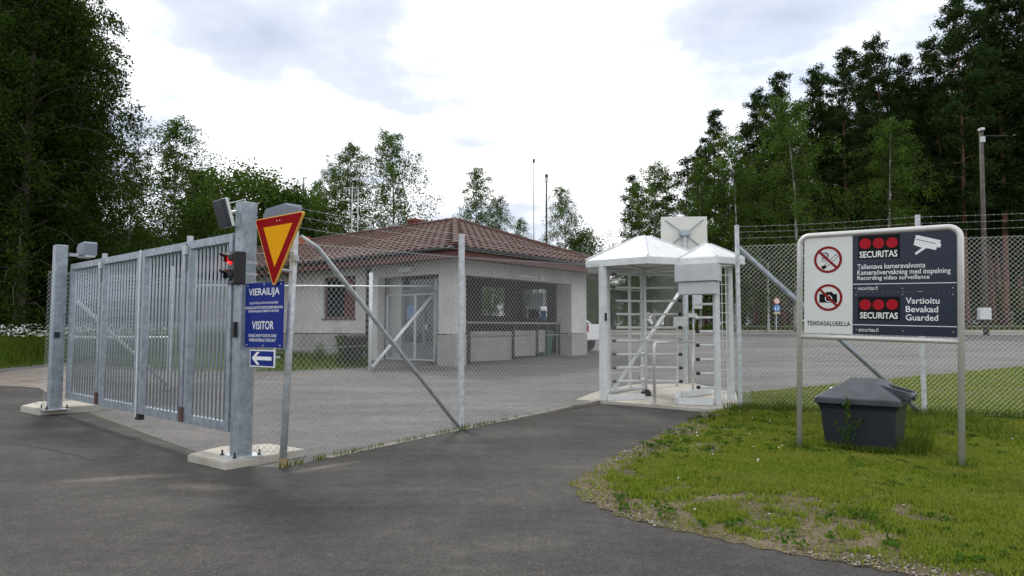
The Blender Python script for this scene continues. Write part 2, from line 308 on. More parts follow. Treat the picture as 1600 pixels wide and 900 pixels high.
# ------------------------------------------------------------------ lettering (made first, while the scene is light)
def text_mesh(s, bold=0.0, spacing=1.0):
    cu = bpy.data.curves.new('lettering', 'FONT'); cu.body = s; cu.size = 1; cu.offset = bold; cu.space_character = spacing; cu.resolution_u = 3
    o = bpy.data.objects.new('lettering', cu); col.objects.link(o)
    dg = bpy.context.evaluated_depsgraph_get(); me = bpy.data.meshes.new_from_object(o.evaluated_get(dg))
    bpy.data.objects.remove(o); bpy.data.curves.remove(cu)
    return me
class Plane:
    """a vertical (or tilted) sign face: origin, unit u along it, unit w up it, n towards the viewer"""
    def __init__(s, o, u, w=(0, 0, 1)):
        s.o = V(o); s.u = V(u).normalized(); s.w = V(w).normalized(); s.n = s.u.cross(s.w).normalized()
    def at(s, a, b, d=0.0): return s.o+s.u*a+s.w*b+s.n*d
    def hit(s, px, py):
        r = ray(px, py); c = V((0, 0, HC)); k = (s.o-c).dot(s.n)/r.dot(s.n); q = c+r*k-s.o
        return q.dot(s.u), q.dot(s.w)
    def plate(s, a0, a1, b0, b1, d0, d1, mb=None):
        mb = mb or MB(); return mb.frame(s.at((a0+a1)/2, (b0+b1)/2, (d0+d1)/2), s.u, s.w, s.n, a1-a0, b1-b0, d1-d0)
    def poly(s, pts, d0, d1, mb=None):
        mb = mb or MB(); return mb.prism([s.at(a, b, d0) for a, b in pts], s.n*(d1-d0))
    def disc(s, a, b, r, d0, d1, n=28, mb=None): return s.poly([(a+r*math.cos(2*math.pi*i/n), b+r*math.sin(2*math.pi*i/n)) for i in range(n)], d0, d1, mb)
    def ring(s, a, b, r0, r1, d0, d1, n=36, mb=None):
        mb = mb or MB()
        for i in range(n):
            t0, t1 = 2*math.pi*i/n, 2*math.pi*(i+1)/n
            q = [s.at(a+r*math.cos(t), b+r*math.sin(t), d) for d in (d0, d1) for r, t in ((r0, t0), (r1, t0), (r1, t1), (r0, t1))]
            mb.add(q, [(4, 5, 6, 7), (1, 2, 6, 5), (0, 4, 7, 3), (0, 1, 2, 3)])
        return mb
    def text(s, string, a0, a1, b0, b1, d, m, parent, bold=0.0, spacing=1.0):
        me = text_mesh(string, bold, spacing)
        co = np.empty(len(me.vertices)*3); me.vertices.foreach_get('co', co); co = co.reshape(-1, 3)
        lo, hi = co.min(0), co.max(0)
        A = a0+(co[:, 0]-lo[0])/(hi[0]-lo[0])*(a1-a0); B = b0+(co[:, 1]-lo[1])/(hi[1]-lo[1])*(b1-b0)
        O, U, W, Nn = (np.array(q) for q in (s.o, s.u, s.w, s.n)); off = np.array(OFF[parent.name])
        w = O+A[:, None]*U+B[:, None]*W+d*Nn-off
        me.vertices.foreach_set('co', w.ravel()); me.update(); me.materials.clear(); me.materials.append(m)
        o = bpy.data.objects.new('lettering', me); return link(o, parent)
Z = V((0, 0, 1))
# ================================================================== SETTING: ground sheets
def sheet(name, poly, up, m, kind='structure', clamp=None):
    bm = bmesh.new(); bm.faces.new([bm.verts.new((x, y, 0)) for x, y in poly])
    for y in CUTS:
        bmesh.ops.bisect_plane(bm, geom=bm.verts[:]+bm.edges[:]+bm.faces[:], plane_co=(0, y, 0), plane_no=(0, 1, 0))
    bmesh.ops.triangulate(bm, faces=bm.faces[:])
    for v in bm.verts: v.co.z = T(v.co.y)+up
    bmesh.ops.recalc_face_normals(bm, faces=bm.faces[:])
    if sum(f.normal.z for f in bm.faces) < 0: bmesh.ops.reverse_faces(bm, faces=bm.faces[:])
    me = bpy.data.meshes.new(name); bm.to_mesh(me); bm.free(); me.materials.append(m)
    o = bpy.data.objects.new(name, me); link(o); tag(o, kind=kind); return o
def xy(p): return (p.x, p.y)
def smooth_poly(pts, n=5):
    """Catmull-Rom through an open list of 2D points"""
    out = []
    for i in range(len(pts)-1):
        p0, p1, p2, p3 = (np.array(pts[max(0, min(len(pts)-1, j))], float) for j in (i-1, i, i+1, i+2))
        for k in range(n):
            t = k/n; out.append(tuple(0.5*((2*p1)+(-p0+p2)*t+(2*p0-5*p1+4*p2-p3)*t*t+(-p0+3*p1-3*p2+p3)*t**3)))
    out.append(tuple(pts[-1])); return out
# key positions
N0 = V((-2.93, 7.20, 0)); GD = V((-4.05, 3.55, 0)); GL = GD.length; gd = GD.normalized(); gp = V((gd.y, -gd.x, 0))   # gate line; gp points into the yard side... 
if gp.y < 0: gp = -gp
F0 = G(442, 731); F1 = G(720, 672); F2 = G(938, 626, 0.05); F3 = G(1072, 604)
R0 = G(1157, 642); R1 = G(1445, 652); R2 = R1+(R1-R0)*1.05; R2.z = T(R2.y)
PF = N0+GD+gd*0.12
sheet('ground', [(-400, -60), (400, -60), (400, 600), (-400, 600)], 0.0, M['forest_floor'])
yard = [xy(N0-gd*0.2), xy(F0), xy(F1), xy(F2), xy(F3), (4.6, 13.4), (9.3, 16.2), (14.6, 19.4), (26, 24.5), (70, 34), (70, 40), (30, 41.5), (14, 42.5), (4, 41),
        (1, 34), (-2, 30), (-14, 26), (-30, 40), (-40, 34), (-16, 17.5), xy(PF+gp*0.3)]
sheet('yard_road', yard, 0.004, M['asphalt_light'])
sheet('pavement', [(70, 34.4), (70, 46.5), (30, 46.5), (14, 46.5), (2, 46), (-2, 40), (1, 34), (4, 41), (14, 42.5), (30, 41.5), (70, 40)], 0.002, M['pavement_pale'])
edge = smooth_poly([xy(G(1108, 643)), xy(G(1062, 664)), xy(G(1010, 690)), xy(G(945, 722)), xy(G(908, 745)), xy(G(897, 764)), xy(G(922, 790)), xy(G(1000, 816)), xy(G(1150, 850)), xy(G(1300, 880)), xy(G(1420, 903))], 6)
_e = []
for (x0, y0), (x1, y1) in zip(edge, edge[1:]):
    n_ = max(2, int(math.hypot(x1-x0, y1-y0)/0.06))
    for k in range(n_):
        f_ = k/n_; x_, y_ = x0+(x1-x0)*f_, y0+(y1-y0)*f_
        o_ = 0.030*math.sin(x_*9+y_*13)+0.022*math.sin(x_*31-y_*17)+random.uniform(-0.02, 0.02); L_ = math.hypot(x1-x0, y1-y0)
        _e.append((x_-(y1-y0)/L_*o_, y_+(x1-x0)/L_*o_))
edge_clean = edge; edge = _e+[edge[-1]]
lawn_poly = edge+[(5.2, 2.6), (9, 1.2), (26, 0), (40, 10), (40, 28), (26, 24.4), (14.6, 19.3), (9.3, 16.1), (4.62, 13.3), (3.95, 11.3), (3.3, 11.05)]
far_l = G(0, 603)
asph = [(-60, -20), (40, -20), (26, 0), (9, 1.0), (5.5, 2.2), (5.0, 3.5), (2.6, 4.6), (2.2, 9), (3.3, 11.05), xy(F3), xy(F2), xy(F1), xy(F0), xy(N0-gd*0.2), xy(PF+gp*0.25), xy(G(60, 606)), xy(far_l), (-30, 16), (-60, 15)]
sheet('asphalt_drive', asph, 0.008, M['asphalt_dark'])
sheet('lawn', lawn_poly, 0.0115, M['lawn_soil'])
sheet('gravel_verge', [xy(PF+gp*0.25), xy(G(60, 607)), xy(far_l), (-30, 16.2), (-60, 15.2), (-60, 21), (-24, 19.6), xy(G(0, 583)), xy(G(70, 574)), xy(G(110, 572))], 0.006, M['gravel'])
inner_lawn = [xy(G(583, 573)), xy(G(520, 577)), xy(G(455, 580)), xy(G(300, 581)), xy(G(200, 576)), xy(G(140, 566)), (-19, 34), (-9.5, 26.2), (-4.6, 21.9)]
sheet('grass_strip', inner_lawn, 0.012, M['forest_floor'])
# kerb along the far edge of the yard
kb = MB()
kp = [(2, 46.1), (14, 46.6), (30, 46.6), (70, 46.6)]
for (x0, y0), (x1, y1) in zip(kp, kp[1:]):
    d = V((x1-x0, y1-y0, 0)); L_ = d.length; d.normalize()
    kb.frame(V(((x0+x1)/2, (y0+y1)/2, T((y0+y1)/2)+0.04)), d, V((-d.y, d.x, 0)), Z, L_-0.01, 0.15, 0.2)
tag(kb.build('kerb', M['concrete']), kind='structure')
ck = []
for a_, b_ in zip([(2, 693), (40, 697), (75, 703), (110, 711), (146, 720)], [(40, 697), (75, 703), (110, 711), (146, 720), (150, 721)]):
    p_, q_ = G(*a_), G(*b_)
    for k in range(6): f_ = k/6; ck.append((p_.x+(q_.x-p_.x)*f_+random.uniform(-.015, .015), p_.y+(q_.y-p_.y)*f_+random.uniform(-.02, .02)))
wdt = [0.008+0.007*random.random() for _ in ck]
sheet('asphalt_crack', [(x, y-w_) for (x, y), w_ in zip(ck, wdt)]+[(x, y+w_) for (x, y), w_ in reversed(list(zip(ck, wdt)))], 0.0115, mat('crack_tar', (0.018, 0.017, 0.016), 0.8))
# concrete strip under the front fence
st = MB()
for a, b in ((F0, F1), (F1, F2)):
    d = (b-a); L_ = d.length; d.normalize(); s0 = 0.55 if a is F0 else 0.0
    st.frame((a+d*s0+b)/2+V((0, 0, -0.03)), d, V((-d.y, d.x, 0)).normalized(), d.cross(V((-d.y, d.x, 0)).normalized()), L_-s0-0.02, 0.09, 0.085)
tag(st.build('fence_footing_strip', M['old_concrete']), kind='structure')

# ================================================================== GATEHOUSE
BA = V((0.64, 0.768, 0)).normalized(); BB = V((-BA.y, BA.x, 0)); BC = V((-1.58, 19.2, 0))
chainlink_later = []
def bl(a, b, z): return BC+BA*a+BB*b+Z*z
house = thing('gatehouse', bl(0, 0, 0.3), 'low plastered gatehouse with brown tiled hip roof and open porch behind the fence', 'building')
def hb(name, m, *boxes, parent=None, bev=None):
    mb = MB()
    for a0, a1, b0, b1, z0, z1 in boxes: mb.frame(bl((a0+a1)/2, (b0+b1)/2, (z0+z1)/2), BA, BB, Z, a1-a0, b1-b0, z1-z0)
    return mb.build(name, m, parent or house)
PL = M['plaster']
hb('corner_pillar', PL, (0, 0.41, 0, 0.70, 1.28, 3.40)); hb('pillar_base', M['plinth'], (-0.015, 0.425, -0.015, 0.715, 0.1, 1.25))
hb('end_pillar', PL, (5.67, 6.6, 0, 0.62, 1.28, 3.40)); hb('pillar_base', M['plinth'], (5.655, 6.615, -0.015, 0.635, 0.2, 1.25))
hb('porch_beam', PL, (0.41, 5.67, 0.02, 0.34, 2.97, 3.40))
hb('door_beam', PL, (0.02, 0.34, 0.70, 3.72, 3.02, 3.40))
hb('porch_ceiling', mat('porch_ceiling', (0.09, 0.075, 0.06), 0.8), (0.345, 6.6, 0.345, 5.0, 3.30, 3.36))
# window wall on the left facade, in pieces round the openings
wins = [(4.55, 6.30, 1.78, 3.16), (10.3, 12.6, 1.78, 3.16), (15.0, 17.2, 1.78, 3.16)]
bs = [3.72]
wall_boxes = []; prev = 3.72
for b0, b1, z0, z1 in wins:
    wall_boxes += [(0.0, 0.3, prev, b0, 1.28, 3.40), (0.0, 0.3, b0, b1, 1.28, z0), (0.0, 0.3, b0, b1, z1, 3.40)]; prev = b1
wall_boxes.append((0.0, 0.3, prev, 23.2, 1.28, 3.40))
hb('wall', PL, *wall_boxes)
hb('plinth', M['plinth'], (-0.02, 0.3, 3.70, 23.2, 0.1, 1.25))
hb('wall', PL, (0.305, 6.6, 22.9, 23.2, 0.2, 3.40))
hb('wall', PL, (6.3, 6.6, 5.0, 22.9, 0.2, 3.40))
for b0, b1, z0, z1 in wins:
    w = hb('window', GLASS, (0.12, 0.14, b0+0.06, b1-0.06, z0+0.06, z1-0.06))
    fr = [(0.08, 0.16, b0, b0+0.07, z0, z1), (0.08, 0.16, b1-0.07, b1, z0, z1), (0.08, 0.16, b0+0.07, b1-0.07, z0, z0+0.07), (0.08, 0.16, b0+0.07, b1-0.07, z1-0.07, z1), (0.09, 0.15, b0+0.62, b0+0.68, z0+0.07, z1-0.07)]
    hb('frame', BROWNF, *fr, parent=w); hb('sill', M['dark_metal'], (-0.06, 0.12, b0-0.03, b1+0.03, z0-0.05, z0-0.01), parent=w)
    hb('panel', BROWNF, (0.10, 0.115, b0+0.07, b0+0.62, z0+0.07, z1-0.07), parent=w)
    hb('curtain', mat('curtain', (0.55, 0.55, 0.52), 0.9), (0.142, 0.15, b0+0.7, b1-0.75, z0+0.4, z1-0.07), parent=w)
# recess with dark glazed doors behind two galvanised mesh gate leaves
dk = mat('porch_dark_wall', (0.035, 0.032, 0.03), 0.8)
hb('recess_wall', PL, (0.60, 0.75, 3.02, 3.72, 0.2, 3.30)); hb('recess_wall', PL, (0.60, 0.75, 0.70, 0.95, 0.2, 3.30))
dw = hb('door', GLASS, (0.66, 0.70, 0.95, 3.02, 0.45, 3.30))
dfm = mat('door_grey', (0.14, 0.16, 0.18), 0.4, var=0.1)
hb('frame', dfm, (0.63, 0.66, 0.95, 1.05, 0.45, 3.2), (0.63, 0.66, 1.95, 2.05, 0.45, 2.6), (0.63, 0.66, 2.92, 3.02, 0.45, 3.2), (0.63, 0.66, 1.05, 2.92, 2.55, 2.65), (0.63, 0.66, 1.05, 1.95, 0.45, 0.95), (0.63, 0.66, 2.05, 2.92, 0.45, 0.95), parent=dw)
hb('notice', mat('notice_blue', (0.10, 0.25, 0.55), 0.5), (0.62, 0.645, 2.45, 2.75, 1.75, 2.15), parent=dw); hb('handle', STAIN, (0.58, 0.62, 1.8, 1.88, 1.4, 1.56), parent=dw)
for b0_, b1_ in ((0.98, 1.80), (1.84, 3.10)):
    lf = MB()
    for pts in (((b0_, 0.5), (b0_, 2.45)), ((b1_, 0.5), (b1_, 2.45)), ((b0_, 0.5), (b1_, 0.5)), ((b0_, 2.45), (b1_, 2.45))): lf.tube([bl(0.12, p[0], p[1]) for p in pts], 0.025, 8)
    lf_o = lf.build('gate_leaf', GALV2, house); cp0, cp1 = bl(0.12, b0_, 0), bl(0.12, b1_, 0)
    chainlink_later.append((cp0, cp1, lf_o))
hb('porch_column', PL, (0.0, 0.28, 3.42, 3.70, 0.3, 3.02))
hb('drainpipe', M['dark_metal'], (-0.09, -0.01, 3.80, 3.90, 0.45, 3.36))
hb('wall_lamp', WHITEP, (-0.16, 0.0, 1.75, 2.25, 3.12, 3.27))
# porch: half-height screen with handrail, dark back and side walls with window openings
for i, (a0, a1) in enumerate(((1.15, 3.05), (3.12, 4.30), (4.36, 4.82))):
    hb('screen_panel', mat('screen_board', (0.27, 0.255, 0.235), 0.7, var=0.12, vscale=2), (a0, a1, 0.50, 0.55, 0.44+0.10*i, 1.35+0.02*i))
hb('porch_floor', M['concrete'], (0.05, 6.55, 0.03, 5.0, 0.1, 0.36))
for a in (0.95, 3.08, 4.33, 4.85, 5.55): hb('rail_post', DARKM, (a-0.025, a+0.025, 0.42, 0.47, 0.36, 1.58))
hb('handrail', mat('rail_grey', (0.22, 0.22, 0.21), 0.5), (0.42, 5.66, 0.41, 0.48, 1.585, 1.64)); hb('handrail', mat('rail_grey', (0.22, 0.22, 0.21), 0.5), (0.42, 5.66, 0.435, 0.455, 1.22, 1.25))
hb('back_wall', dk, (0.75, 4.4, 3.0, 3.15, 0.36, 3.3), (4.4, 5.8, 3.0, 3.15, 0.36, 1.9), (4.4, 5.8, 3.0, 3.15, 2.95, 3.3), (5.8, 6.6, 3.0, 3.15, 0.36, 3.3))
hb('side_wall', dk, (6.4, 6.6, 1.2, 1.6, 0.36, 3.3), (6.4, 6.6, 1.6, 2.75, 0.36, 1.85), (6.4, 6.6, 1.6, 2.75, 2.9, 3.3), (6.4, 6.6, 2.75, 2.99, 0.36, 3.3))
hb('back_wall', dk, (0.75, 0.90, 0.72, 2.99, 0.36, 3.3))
hb('notice_board', WHITE, (6.36, 6.39, 1.75, 2.35, 2.25, 2.75)); hb('notice_board', mat('notice_blue', (0.10, 0.25, 0.55), 0.5), (6.36, 6.39, 1.62, 1.84, 1.72, 2.10))
hb('bench', mat('bench_wood', (0.42, 0.34, 0.20), 0.7), (1.0, 1.5, 0.8, 1.2, 0.55, 0.62), (1.05, 1.12, 0.85, 1.15, 0.36, 0.55), (1.4, 1.47, 0.85, 1.15, 0.36, 0.55))
lampw = hb('tube_lamp', WHITEP, (2.75, 3.75, -0.06, 0.015, 3.05, 3.11)); hb('camera_head', WHITEP, (3.78, 3.9, -0.14, 0.01, 3.0, 3.14), parent=lampw)
# roof
OV = 0.85; ZE = 3.60; ZR = 5.22; RA = 3.3; A0, A1, B0, B1 = -OV, 7.45, -OV, 24.05
apx = bl(RA, B0+(RA-A0), ZR); apx2 = bl(RA, B1-(RA-A0), ZR)
c00, c10, c11, c01 = bl(A0, B0, ZE), bl(A1, B0, ZE), bl(A1, B1, ZE), bl(A0, B1, ZE)
deck = MB().add([c00, c10, c11, c01, apx, apx2], [(0, 1, 4), (1, 2, 5, 4), (2, 3, 5), (3, 0, 4, 5), (0, 3, 2, 1)])
roof = deck.build('roof', mat('roof_underlay', (0.07, 0.035, 0.028), 0.9), house)
fz = MB()
for p, q in ((c00, c10), (c10, c11), (c11, c01), (c01, c00)):
    d = (q-p); L_ = d.length; d.normalize(); n = d.cross(Z)
    fz.frame((p+q)/2+n*0.0-Z*0.15-n*0.03, d, n, Z, L_-0.06, 0.03, 0.24)
fz.build('fascia', FASCIA, roof)
hb('soffit', FASCIA, (A0+0.05, A1-0.05, B0+0.05, B1-0.05, 3.404, 3.44))
gt = MB()
for p, q in ((c00+Z*0.0, c10), (c01, c00)):
    d = (q-p).normalized(); n = d.cross(Z); gt.tube([p+n*0.05-Z*0.03, q+n*0.05-Z*0.03], 0.06, 8)
gt.build('gutter', DARKM, roof)
TW, TE = 0.30, 0.345
def tile_mesh():
    prof = [(-0.155, 0.030), (-0.10, 0.042), (-0.045, 0.022), (0.02, 0.0), (0.09, 0.004), (0.155, 0.032)]
    vs = []; fs = []
    for y, dz in ((-0.0, 0.045), (0.385, 0.008)): vs += [(x, y, z+dz) for x, z in prof]
    vs += [(x, 0.0, z+0.012) for x, z in prof]
    for k in range(5): fs += [(k, k+1, k+7, k+6), (12+k, 13+k, k+1, k)]
    me = bpy.data.meshes.new('tile'); me.from_pydata(vs, [], fs); me.materials.append(TILE); return me, np.array(vs), fs
tile_me, tile_v, tile_f = tile_mesh()
tiles = []
def tile_face(o, e, length, apex_s, top_l, top_r, slope_len, up):
    n = e.cross(up).normalized()
    if n.z < 0: n = -n
    rows = int(slope_len/TE)
    for i in range(rows+1):
        s = i*TE-0.06; f = max(0, (s+0.2)/slope_len)
        l0 = top_l*f; l1 = length-top_r*f
        for j in range(int(length/TW)+1):
            x = (j+0.5)*TW
            if x < l0+0.02 or x > l1-0.02 or s > slope_len-0.15: continue
            jx, jz = random.uniform(-.006, .006), random.uniform(0, .006)
            mt = Matrix((( e.x, up.x, n.x, 0), (e.y, up.y, n.y, 0), (e.z, up.z, n.z, 0), (0, 0, 0, 1)))
            p = o+e*(x+jx)+up*s+n*(0.004+jz)
            tiles.append((p.length, Matrix.Translation(p) @ mt))
run = RA-A0; sl = math.hypot(run, ZR-ZE)
tile_face(c00, BB, B1-B0, 0, run, run, sl, (BA*run+Z*(ZR-ZE)).normalized())
tile_face(c00, BA, A1-A0, 0, run, A1-RA, sl, (BB*run+Z*(ZR-ZE)).normalized())
tiles.sort(key=lambda t: t[0])
for d_, mt in tiles[:300]: piece('tile', tile_me, roof, mt)
tv = []; tf = []
for d_, mt in tiles[300:]:
    k = len(tv)*0+len(tv); m3 = np.array(mt); tv.append(tile_v @ m3[:3, :3].T+m3[:3, 3]); 
nv = len(tile_v); allv = np.concatenate(tv)-np.array(OFF[house.name])
allf = np.concatenate([np.array(tile_f)+i*nv for i in range(len(tv))])
o = bpy.data.objects.new('far_tiles', fastmesh('far_tiles', allv, allf, TILE)); link(o, roof); tag(o, kind='stuff')
def cap_mesh():
    vs = []; n = 6
    for y, r in ((0, 0.13), (0.42, 0.105)):
        vs += [(r*math.cos(math.pi*k/n), y, r*math.sin(math.pi*k/n)*0.8) for k in range(n+1)]
    fs = [(k, k+1, k+n+2, k+n+1) for k in range(n)]
    vs += [(0, 0, 0)]; fs += [(k+1, k, 2*n+2) for k in range(n)]
    me = bpy.data.meshes.new('ridge_tile'); me.from_pydata(vs, [], fs); me.materials.append(TILE); return me
cap_me = cap_mesh()
for p, q in ((c00, apx), (c10, apx), (apx, apx2)):
    d = (q-p); L_ = d.length; d.normalize(); sx = d.cross(Z).normalized(); n = sx.cross(d)
    for i in range(int(L_/0.38)):
        mt = Matrix(((sx.x, d.x, n.x, 0), (sx.y, d.y, n.y, 0), (sx.z, d.z, n.z, 0), (0, 0, 0, 1)))
        piece('ridge_tile', cap_me, roof, Matrix.Translation(p+d*(i*0.38)+n*0.035) @ mt)
ch = P(649, 352, 25.5); chm = MB().frame(V((ch.x, 25.5, 4.95)), BA, BB, Z, 0.42, 0.42, 1.1).frame(V((ch.x, 25.5, 5.48)), BA, BB, Z, 0.50, 0.50, 0.10)
chm.build('chimney', BRICKR, roof)
hb('roof_hatch', mat('hatch_red', (0.40, 0.09, 0.05), 0.6), (1.9, 2.9, 11.5, 12.9, 4.7, 5.32))
# antennas on the roof and masts behind
def mast(name, px, top, Y, z0, r, m, label, extra=None, mid=None):
    b = P(px, 400, Y); b.z = z0; t = P(px, top, Y); th = thing(name, b, label, 'mast')
    MB().tube([b, V((b.x, b.y, t.z))], [r, r*0.7], 8).build('pole', m, th)
    return th, t
th, t = mast('antenna_mast', 834, 254, 31, T(31), 0.028, GALV2, 'thinner and taller of the two bare masts rising behind the tiled roof')
MB().tube([t, t+Z*0.16], 0.055, 8).build('tip', DARKM, th)
th, t = mast('antenna_mast', 854, 285, 30, T(30), 0.05, DARKM, 'thicker dark mast with a grey cap rising behind the tiled roof')
MB().tube([t, t+Z*0.22], 0.065, 8).build('cap', GALV2, th); MB().tube([t+Z*0.22, t+Z*0.36], 0.07, 8).build('tip', DARKM, th)
th, t = mast('aerial_mast', 549, 290, 27.5, 4.2, 0.03, WHITEP, 'white aerial mast with cross bars on the roof near the orange hatch')
for k, (zz_, ww) in enumerate(((-0.1, 0.5), (-0.6, 0.8), (-1.1, 0.6))):
    MB().tube([t+Z*zz_-V((ww/2, 0, 0)), t+Z*zz_+V((ww/2, 0, 0))], 0.018, 6).build('cross_bar', WHITEP, th)
MB().tube([t+V((0.28, 0, -2.0)), t+V((0.28, 0, -0.1))], 0.02, 6).build('pole', WHITEP, th)
th, t = mast('lattice_mast', 472, 277, 60, T(60), 0.12, GALV2, 'far slim dark mast above the trees left of the tiled roof')

# ================================================================== GATE
ZT, ZB = 2.42, 0.335
def pillar(base, size, top, label, extra=None):
    th = thing('gate_pillar', V((base.x, base.y, T(base.y))), label, 'gate pillar', 'pillars of the barred gate')
    zb = T(base.y)+0.085
    c = base+gp*(size/2)-gd*0+V((0, 0, 0))
    MB().bevbox(V((c.x, c.y, (zb+top)/2)), gd, gp, Z, size, size, top-zb, 0.012).build('post', GALV, th)
    MB().frame(V((c.x, c.y, zb+0.008)), gd, gp, Z, size+0.16, size+0.16, 0.016).build('base_plate', GALV2, th)
    for sx in (-1, 1):
        for sy in (-1, 1):
            q = V((c.x, c.y, zb+0.016))+gd*(sx*(size/2+0.05))+gp*(sy*(size/2+0.05))
            MB().tube([q, q+Z*0.012], 0.022, 6).tube([q+Z*0.012, q+Z*0.055], 0.010, 6).build('bolt', DARKM, th)
    return th, c
npil = N0-gd*0.115-gp*0.03; nth, nc = pillar(npil, 0.165, 2.74, 'near galvanised gate pillar carrying the traffic light, by the yield sign')
fpil = N0+GD+gd*0.02-gp*0.22; fth, fc = pillar(fpil, 0.17, 2.72, 'far galvanised gate pillar at the left end of the barred gate')
MB().frame(fc-gd*0.10-gp*0.03+Z*(1.32), gp, gd, Z, 0.07, 0.03, 0.085).build('switch_box', BLACK, fth)
MB().frame(nc-gp*0.10+Z*1.40, gd, gp, Z, 0.05, 0.04, 0.16).build('switch_box', BLACK, nth)
# strap and cable ties round the near pillar
for z_ in (2.10, 1.98): MB().frame(V((nc.x, nc.y, z_)), gd, gp, Z, 0.175, 0.175, 0.03).build('strap', GALV2, nth)
# footings: real slabs that follow the ground
def footing(pts_px, thick, label):
    pts = [G(x, y) for x, y in pts_px]; zt = max(p.z for p in pts)+thick
    mb = MB(); n = len(pts)
    bm = bmesh.new(); vs = [bm.verts.new((p.x, p.y, T(p.y)-0.05)) for p in pts]; f = bm.faces.new(vs)
    r = bmesh.ops.extrude_face_region(bm, geom=[f]); top = [g for g in r['geom'] if isinstance(g, bmesh.types.BMVert)]
    for v in top: v.co.z = zt
    bmesh.ops.recalc_face_normals(bm, faces=bm.faces[:])
    bmesh.ops.bevel(bm, geom=[e for e in bm.edges if all(v in top for v in e.verts)], offset=0.012, segments=2, affect='EDGES')
    me = bpy.data.meshes.new('concrete_footing'); bm.to_mesh(me); bm.free(); me.materials.append(M['concrete'])
    o = bpy.data.objects.new('concrete_footing', me); link(o); return tag(o, label, 'footing', 'concrete footings of the gate')
footing([(293, 722), (352, 736), (432, 722), (478, 713), (420, 703), (345, 708)], 0.075, 'near concrete footing slab under the gate pillar with the traffic light')
footing([(32, 644), (62, 650), (150, 643), (178, 638), (140, 632), (60, 635)], 0.075, 'far concrete footing slab under the left gate pillar')
# two folding halves, each of two leaves
bar_me = MB(); bar_me.tube([V((0, 0, 0)), V((0, 0, 1))], 0.0118, 10); 
tmp = bar_me.build('bar', GALV); bar_data = tmp.data; bpy.data.objects.remove(tmp)
for p in bar_data.polygons: p.use_smooth = len(p.vertices) == 4
def leaf(parent, t0, t1, nb, w0=0.075, w1=0.075):
    a = N0+GD*t0; b = N0+GD*t1; L_ = (b-a).length
    mb = MB()
    mb.bevbox(a+gd*(w0/2)+Z*((ZT+ZB)/2), gd, gp, Z, w0, 0.075, ZT-ZB, 0.006)
    mb.bevbox(b-gd*(w1/2)+Z*((ZT+ZB)/2), gd, gp, Z, w1, 0.075, ZT-ZB, 0.006)
    mb.frame((a+b)/2+gd*((w0-w1)/2)+Z*(ZT-0.045), gd, gp, Z, L_-w0-w1-0.002, 0.07, 0.088)
    mb.frame((a+b)/2+gd*((w0-w1)/2)+Z*(ZB+0.05), gd, gp, Z, L_-w0-w1-0.002, 0.07, 0.098)
    fr = mb.build('leaf_frame', GALV, parent)
    inner = L_-w0-w1
    for i in range(nb):
        q = a+gd*(w0+inner*(i+1)/(nb+1))
        piece('bar', bar_data, fr, Matrix.Translation(q+Z*(ZB+0.095)) @ Matrix.Diagonal((1, 1, ZT-ZB-0.18, 1)))
    return fr
g1 = thing('folding_gate', N0+GD*0.2+Z*T(8), 'near half of the galvanised barred gate, hinged to the traffic light pillar', 'gate', 'halves of the barred gate')
leaf(g1, 0.0, 0.200, 9); leaf(g1, 0.208, 0.445, 10)
g2 = thing('folding_gate', N0+GD*0.7+Z*T(10), 'far half of the galvanised barred gate, hinged to the left pillar', 'gate', 'halves of the barred gate')
leaf(g2, 0.462, 0.715, 11); leaf(g2, 0.723, 0.975, 10)
q = N0+GD*0.4535; MB().frame(q-gp*0.045+Z*((ZT+ZB)/2-0.02), gd, gp, Z, 0.03, 0.012, ZT-ZB+0.05).build('edge_strip', WHITEP, g1)
q = N0+GD*0.45; MB().frame(q+Z*(ZB-0.045), gd, gp, Z, 0.12, 0.07, 0.07).build('stop_block', BLACK, g1)
for g_, t in ((g1, 0.204), (g2, 0.719)):
    q = N0+GD*t
    MB().frame(q-gp*0.055+Z*(ZT-0.10), gd, gp, Z, 0.085, 0.03, 0.10).tube([q-gp*0.06+Z*(ZT-0.34), q-gp*0.06+Z*(ZT-0.16)], 0.018, 8).build('hinge', GREYP, g_)
    MB().tube([q+Z*(ZT-0.02), q+Z*(ZT+0.07)], 0.035, 10).build('hinge_cap', GALV2, g_)
    MB().frame(q-gp*0.05+Z*(ZB+0.10), gd, gp, Z, 0.075, 0.03, 0.16).build('lower_hinge', mat('rusty_steel', (0.10, 0.055, 0.04), 0.8, var=0.3), g_)
for g_, t, s in ((g1, 0.0, -1), (g2, 0.975, 1)):
    for z_ in (ZB+0.18, ZT-0.2):
        q = N0+GD*t+gd*(s*0.02)+gp*0.0
        MB().frame(q+Z*z_, gd, gp, Z, 0.05, 0.05, 0.05).build('hinge', DARKM, g_)
